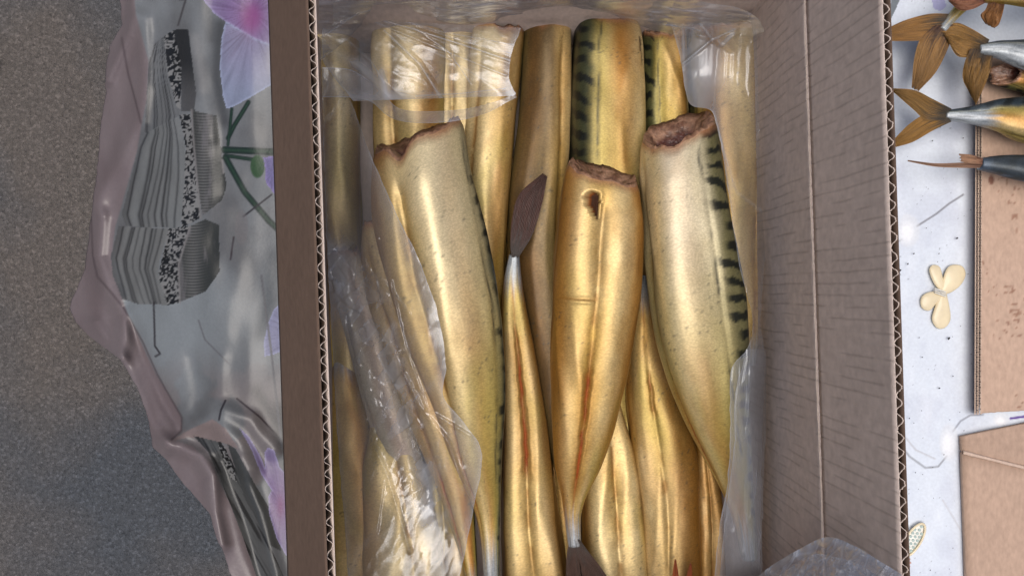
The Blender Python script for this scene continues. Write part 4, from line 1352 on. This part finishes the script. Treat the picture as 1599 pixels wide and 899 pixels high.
# right corner film and the sheet down the right wall
def hz_right(X, Y, U, V):
    h = 0.12 + 0.45 * np.exp(-(((X - 1098) / 34) ** 2 + ((Y - 120) / 75) ** 2)) + 0.10 * sstep(520, 600, Y)
    return h + creases(X, Y, [([(1066, 100), (1112, 62), (1150, 45)], 2.2, .4), ([(1092, 36), (1112, 62)], 2.2, .4), ([(1128, 70), (1145, 52)], 5, .4), ([(1066, 30), (1068, 110)], 3, .3), ([(1112, 176), (1150, 300), (1190, 330), (1210, 290)], 4, .2)])  # shine of the corner creases painted as haze lines


def ex_corner(X, Y, U, V):
    return 0.006 * creases(X, Y, [([(1066, 100), (1112, 62), (1150, 45)], 3, 1), ([(1092, 36), (1112, 62)], 5, .7), ([(1128, 70), (1150, 50)], 8, .6), ([(1090, 55), (1112, 62)], 5, .5)]) + 0 * np.exp(-(line_dist([(1070, 95), (1110, 62), (1140, 40)], X, Y) / 7) ** 2) + 0.008 * np.exp(-(line_dist([(1105, 30), (1115, 60), (1140, 75)], X, Y) / 5) ** 2)


film([(1048, 38), (1062, 90), (1076, 160), (1112, 176), (1128, 240), (1142, 330), (1156, 420), (1176, 500), (1166, 545), (1142, 580), (1140, 680), (1136, 750), (1124, 820), (1112, 930)],
     [(1198, 34), (1202, 100), (1203, 160), (1205, 220), (1211, 286), (1204, 350), (1193, 420), (1188, 500), (1194, 560), (1192, 620), (1190, 700), (1188, 770), (1187, 850), (1187, 930)], 70, 430, 0.004, 0.0016, 331, hz_right, ex_corner, scale=(26, 300), shear=0.05)
film([(1166, 545), (1148, 620), (1146, 700), (1134, 800), (1120, 930)], [(1196, 545), (1196, 640), (1192, 760), (1190, 850), (1190, 930)], 40, 200, 0.010, 0.0012, 335, 0.11, scale=(17, 300), shear=0.03)
# bag mouth bunched over the near right corner
def z_bun(X, Y, U, V):
    return CAM_H - 0.1795 / (K * (X - 799.5))


film([(1182, 899), (1212, 878), (1250, 856), (1292, 838), (1335, 852), (1375, 876), (1408, 896)], [(1186, 990), (1225, 1000), (1260, 1000), (1300, 1000), (1335, 1000), (1370, 1000), (1405, 1000)], 110, 230, 0.0, 0.022, 341, lambda X, Y, U, V: 0.34 + 0.3 * facets(X, Y, 345, 26, 1.8, 0.5)[2] + 0.3 * np.exp(-(line_dist([(1186, 899), (1250, 858), (1292, 840), (1335, 853), (1406, 898)], X, Y) / 7) ** 2), zfun=z_bun, scale=(70, 60))
film([(1196, 915), (1240, 880), (1270, 865), (1300, 868), (1340, 880), (1380, 905)], [(1196, 990), (1225, 1000), (1260, 1000), (1300, 1000), (1335, 1000), (1370, 1000)], 80, 160, 0.012, 0.018, 345, 0.26, zfun=z_bun, scale=(30, 36))

# ------------------------------------------------------------------ things on the white cloth at the right
def corr_edge(parent, root, p0, p1, zb, zt, n_walls, wpx, seed):
    """Open corrugated edge of a flat sheet between two photo points: liners and waves."""
    p0 = np.array(p0, float)
    p1 = np.array(p1, float)
    s = (CAM_H - zt) * K
    for k in range(n_walls):
        n = int(np.hypot(*(p1 - p0)) / 7 * 8)
        t = np.linspace(0, 1, n)
        d = (p1 - p0) / np.hypot(*(p1 - p0))
        nrm = np.array((-d[1], d[0]))
        w = wpx / n_walls
        off = (k + 0.5) * w - wpx / 2 + 0.38 * w * np.sin(t * np.hypot(*(p1 - p0)) / (8.5 if k == 0 else 7.5) * 2 * math.pi + k)
        pts = p0 + t[:, None] * (p1 - p0) + off[:, None] * nrm
        V0 = PV(pts[:, 0] - .5, pts[:, 1], zb)
        V1 = PV(pts[:, 0] - .5, pts[:, 1], zt)
        V2 = PV(pts[:, 0] + .7, pts[:, 1], zt)
        V3 = PV(pts[:, 0] + .7, pts[:, 1], zb)
        i = np.arange(n - 1)
        F = np.vstack([np.stack([q * n + i, q * n + i + 1, (q + 1) * n + i + 1, (q + 1) * n + i], -1) for q in range(3)])
        mesh_obj("fluting", np.vstack([V0, V1, V2, V3]) - root, F, M_CARD, parent, col=np.zeros((4 * n, 3)) + (0.50, 0.37, 0.29), smooth=False)
    for k in range(n_walls + 1):
        off = k * wpx / n_walls - wpx / 2
        a = p0 + np.array((off, 0))
        b = p1 + np.array((off, 0))
        q = [PV(a[0] - .9, a[1], z_) for z_ in (zb, zt)] + [PV(b[0] - .9, b[1], z_) for z_ in (zt, zb)]
        q2 = [PV(a[0] + .9, a[1], z_) for z_ in (zb, zt)] + [PV(b[0] + .9, b[1], z_) for z_ in (zt, zb)]
        V = np.array(q + q2)
        F = [(0, 1, 2, 3), (7, 6, 5, 4), (1, 5, 6, 2), (0, 4, 5, 1), (3, 2, 6, 7), (0, 3, 7, 4)]
        mesh_obj("liner", V - root, F, M_CARD, parent, col=np.zeros((8, 3)) + (0.54, 0.40, 0.31), smooth=False)


# double-wall cardboard tray standing on the cloth: we see its raised side flap from above
root = np.array(P(1580, 400, 0.002))
tray = empty("cardboard_tray", root, "double walled brown cardboard sheet under the fish tails at the right edge", "cardboard")
pts = [(1534, 88), (1900, 88), (1900, 640), (1560, 648), (1532, 647)]
nn = 180
gx, gy = np.meshgrid(np.linspace(0, 1, 90), np.linspace(0, 1, nn))
xl = 1534 - 2 * gy
xr = 1900
ye = 646 - 14 * gx + 2.0 * (fbm(gx * 30, 0 * gx, 5) - .5)
PX = xl + (xr - xl) * gx ** 1.6
PY = 88 + (ye - 88) * gy
pz = 0.0115 + 0.0006 * fbm(PX / 30, PY / 30, 9)
Vt = PV(PX, PY, pz).reshape(-1, 3)
Vb = Vt - np.array((0, 0, 0.0008))
n = len(Vt)
idx = np.arange(n).reshape(nn, 90)
per = np.r_[idx[0, :], idx[1:, -1], idx[-1, -2::-1], idx[-2:0:-1, 0]]
nx = np.roll(per, -1)
cc = np.zeros(PX.shape + (3,)) + KRAFT_PALE
sp = sstep(0.72, 0.8, vnoise(PX / 4, PY / 4, 55)) * sstep(.6, .7, vnoise(PX / 30, PY / 30, 56))
cc = mixc(cc, (0.22, 0.10, 0.06), sp * 0.7)
cc = mixc(cc, (0.16, 0.05, 0.03), 0.8 * sstep(1.1, 0.7, np.hypot((PX - 1548) / 5, (PY - 281) / 8)))
cc = mixc(cc, (0.30, 0.18, 0.12), 0.6 * sstep(0.55, 0.7, fbm(PX / 26, PY / 26, 57)) * sstep(240, 120, PY))
cc = cc.reshape(-1, 3)
mesh_obj("sheet", np.vstack([Vt, Vb]) - root, np.vstack([grid_faces(nn, 90, flip=True), grid_faces(nn, 90) + n, np.stack([per, nx, nx + n, per + n], -1)]), M_CARD, tray, col=np.vstack([cc, cc]), smooth=False)
corr_edge(tray, root, (1529, 88), (1527, 647), 0.0025, 0.0118, 2, 9, 3)

# lower right carton
root = np.array(P(1570, 800, 0.002))
carton = empty("cardboard_carton", root, "plain brown flattened carton lying in the lower right corner", "carton")
zt = 0.0065


def quad_slab(name, q, z1, z0, color, parent, root, n=30, sag=0.0):
    a, b, c, d = (np.array(p, float) for p in q)       # tl, tr, br, bl
    U, Vv = np.meshgrid(np.linspace(0, 1, n), np.linspace(0, 1, n))
    p = (a * (1 - U[..., None]) + b * U[..., None]) * (1 - Vv[..., None]) + (d * (1 - U[..., None]) + c * U[..., None]) * Vv[..., None]
    zz = z1 + 0.0008 * (fbm(U * 5, Vv * 5, 3) - .5) + sag * Vv
    Vt = PV(p[..., 0], p[..., 1], zz).reshape(-1, 3)
    Vb = Vt.copy()
    Vb[:, 2] = z0
    n2 = n * n
    idx = np.arange(n2).reshape(n, n)
    per = np.r_[idx[0, :], idx[1:, -1], idx[-1, -2::-1], idx[-2:0:-1, 0]]
    nx = np.roll(per, -1)
    cc = np.zeros(U.shape + (3,)) + color
    cc = (cc * (0.93 + 0.14 * fbm(U * 8, Vv * 8, 13))[..., None]).reshape(-1, 3)
    return mesh_obj(name, np.vstack([Vt, Vb]) - root, np.vstack([grid_faces(n, n, flip=True), grid_faces(n, n) + n2, np.stack([per, nx, nx + n2, per + n2], -1)]), M_CARD, parent, col=np.vstack([cc, cc]), smooth=False)


quad_slab("lid_panel", [(1503, 707), (1900, 806), (1900, 1250), (1522, 1250)], zt, 0.0022, KRAFT_PALE * 0.92, carton, root)
quad_slab("fold_panel", [(1501, 681), (1900, 600), (1900, 803), (1503, 704)], zt - 0.001, 0.0022, KRAFT_PALE * 0.85, carton, root, sag=0.0005)
n = 200
t = np.linspace(0, 1, n)
cx = PV(1503 + 397 * t, 705.5 + 99 * t, zt + 0.0002)
rad = 0.0011 + 0.0008 * fbm(t * 30, 0 * t, 66)
V = cx[:, None, :] + np.stack([0 * ang, np.cos(ang), np.sin(ang)], -1)[None] * rad[:, None, None]
mesh_obj("crease", V.reshape(-1, 3) - root, grid_faces(n, 8, True), M_CARD, carton, col=np.zeros((n * 8, 3)) + (0.60, 0.45, 0.36))


# cream butterfly with four rounded wings
def pillow(name, outline, z0, h, mat, parent, root, n=40, k=10):
    """A domed solid over a closed photo outline."""
    o = resample(np.vstack([spline(outline + [outline[0]], 80)]), n + 1)[:-1]
    c = o.mean(axis=0)
    V = []
    for i in range(k):
        f = math.cos(i / (k - 1) * math.pi / 2) if i < k - 1 else 0.02
        zz = z0 + h * math.sin(i / (k - 1) * math.pi / 2)
        V.append(PV(c[0] + (o[:, 0] - c[0]) * f, c[1] + (o[:, 1] - c[1]) * f, zz))
    V.append(PV(c[0] + (o[:, 0] - c[0]) * 0.6, c[1] + (o[:, 1] - c[1]) * 0.6, z0 - 0.0003)[::1])
    V = np.vstack([V[-1]] + V[:-1])
    F = grid_faces(k + 1, n, True)
    return mesh_obj(name, V - root, F, mat, parent)


root = np.array(P(1471, 462, 0.0014))
bf = empty("butterfly_ornament", root, "small cream butterfly with four rounded wings on the white cloth", "ornament")
for ol in ([(1472, 458), (1459, 444), (1451, 424), (1455, 414), (1467, 416), (1472, 432), (1475, 450)], [(1468, 456), (1475, 426), (1485, 414), (1502, 415), (1508, 428), (1501, 444), (1486, 456), (1472, 460)],
           [(1474, 454), (1450, 456), (1438, 465), (1439, 480), (1451, 485), (1462, 474), (1474, 462)], [(1470, 452), (1460, 478), (1455, 498), (1463, 512), (1475, 512), (1484, 500), (1483, 480), (1477, 456)]):
    pillow("wing", ol, 0.0022, 0.0024, M_CREAM, bf, root)
for dy in (0, 4, 8):
    a0 = np.linspace(0, 1, 14)
    cxp = PV(1459 + 18 * a0, 450 + dy * 0.8 + 6 * a0, 0.0045 + 0.0016 * np.sin(a0 * math.pi))
    V = cxp[:, None, :] + np.stack([0 * ang, np.cos(ang), np.sin(ang)], -1)[None] * 0.0006
    mesh_obj("binding_cord", V.reshape(-1, 3) - root, grid_faces(14, 8, True), M_SILK, bf)

# jewelled wing ornament at the box rim
root = np.array(P(1420, 850, 0.0014))
jw = empty("jewelled_ornament", root, "oval jewelled wing with a lattice of pale gems beside the rim of the box", "ornament")
t = np.linspace(0, 2 * math.pi, 60, endpoint=False)
ex, ey = 30 * np.cos(t), 11.5 * np.sin(t)
ca_, sa_ = math.cos(R(-58)), math.sin(R(-58))
ox, oy = 1426 + ex * ca_ - ey * sa_, 843 + ex * sa_ + ey * ca_
rimc = PV(ox, oy, 0.0032)
nrm = np.roll(rimc, -1, 0) - np.roll(rimc, 1, 0)
nrm /= np.linalg.norm(nrm, axis=1)[:, None]
side = np.cross(nrm, (0, 0, 1.0))
V = rimc[:, None, :] + np.cos(ang)[None, :, None] * side[:, None, :] * 0.0009 + np.sin(ang)[None, :, None] * np.array((0, 0, 0.0009))
ii = np.arange(60)[:, None]
jj = np.arange(8)[None, :]
F = np.stack(np.broadcast_arrays(ii * 8 + jj, ii * 8 + (jj + 1) % 8, ((ii + 1) % 60) * 8 + (jj + 1) % 8, ((ii + 1) % 60) * 8 + jj), -1).reshape(-1, 4)
mesh_obj("rim", V.reshape(-1, 3) - root, F, M_CREAM, jw)
pillow("backing", [(float(a), float(b)) for a, b in zip(ox[::6], oy[::6])], 0.0018, 0.0008, M_SILK, jw, root)
gem = None
for a in range(-4, 5):
    for b_ in range(-1, 2):
        gx_, gy_ = a * 6.2 + (3.1 if b_ % 2 else 0), b_ * 6.2
        if (gx_ / 27) ** 2 + (gy_ / 10) ** 2 > 0.95:
            continue
        c = np.array(P(1426 + gx_ * ca_ - gy_ * sa_, 843 + gx_ * sa_ + gy_ * ca_, 0.0030))
        if gem is None:
            r_ = 0.00125
            V = [(0, 0, 0.001)] + [(r_ * math.cos(q), r_ * math.sin(q), 0) for q in ang] + [(0, 0, -0.0008)]
            F = [(0, 1 + i, 1 + (i + 1) % 8) for i in range(8)] + [(9, 1 + (i + 1) % 8, 1 + i) for i in range(8)]
            gem = mesh_obj("gem", V, F, M_GEM, jw, smooth=False)
            gem.location = c - root
        else:
            g2 = gem.copy()
            COL.objects.link(g2)
            g2.parent = jw
            g2.location = c - root
# scalloped copper button under it
V = []
t = np.linspace(0, 2 * math.pi, 72, endpoint=False)
rw = 11 + 1.3 * np.cos(t * 12)
for f, zz in ((1, .0018), (1, .0026), (.75, .0032), (.7, .0028), (.3, .0034), (.01, .0035)):
    V.append(PV(1411 + rw * f * np.cos(t), 878 + rw * f * 1.05 * np.sin(t), zz))
mesh_obj("scalloped_button", np.vstack(V) - root, grid_faces(6, 72, True), M_PINK, jw)

# crumbs of dark skin scattered over the white cloth
rr = random.Random(5)
V, F = [], []
spots = [(1497, 46, 2.6), (1405, 422, 2.6), (1482, 528, 3.2), (1420, 653, 1.8), (1467, 606, 1.6), (1488, 587, 1.6), (1495, 372, 2.0), (1466, 396, 1.2), (1456, 220, 1.6), (1427, 396, 1.5), (1418, 412, 1.5)]
spots += [(rr.uniform(1395, 1522), rr.uniform(190, 890), rr.uniform(0.5, 1.1)) for _ in range(60)]
for (x, y, r_) in spots:
    c = np.array(P(x, y, 0.0024))
    b0 = len(V)
    m_ = r_ * 0.00052
    for (dx, dy, dz) in ((0, 0, 1), (1, .2, 0), (.1, 1, 0), (-1, -.1, 0), (-.2, -1, 0), (0, 0, -1)):
        V.append(c + np.array((dx * rr.uniform(.6, 1.4), dy * rr.uniform(.6, 1.4), dz * .6)) * m_)
    F += [(b0, b0 + 1, b0 + 2), (b0, b0 + 2, b0 + 3), (b0, b0 + 3, b0 + 4), (b0, b0 + 4, b0 + 1), (b0 + 5, b0 + 2, b0 + 1), (b0 + 5, b0 + 3, b0 + 2), (b0 + 5, b0 + 4, b0 + 3), (b0 + 5, b0 + 1, b0 + 4)]
o = mesh_obj("crumbs", V, F, M_CRUMB, None, smooth=False)
tag(o, "tiny dark crumbs scattered over the white part of the cloth", "crumbs", kind="stuff")

# black shoe toe at the very left edge, standing on the asphalt
root = np.array(P(-20, 102, GZ))
tt = np.linspace(0, 1, 24)
th = np.linspace(0, 2 * math.pi, 28, endpoint=False)
V = []
for q in tt:
    rx = 0.017 * math.sqrt(max(1 - (q * 1.0) ** 2.2, 0.0004))
    for a_ in th:
        V.append((-0.13 + q * 0.155, rx * math.cos(a_) * 1.4, 0.022 + rx * 1.25 * math.sin(a_) * (1 if math.sin(a_) > 0 else 0.9)))
o = mesh_obj("shoe", np.array(V), grid_faces(24, 28, True), M_RUBBER, None)
o.location = root
tag(o, "black rounded toe of a shoe at the left edge on the asphalt", "shoe")
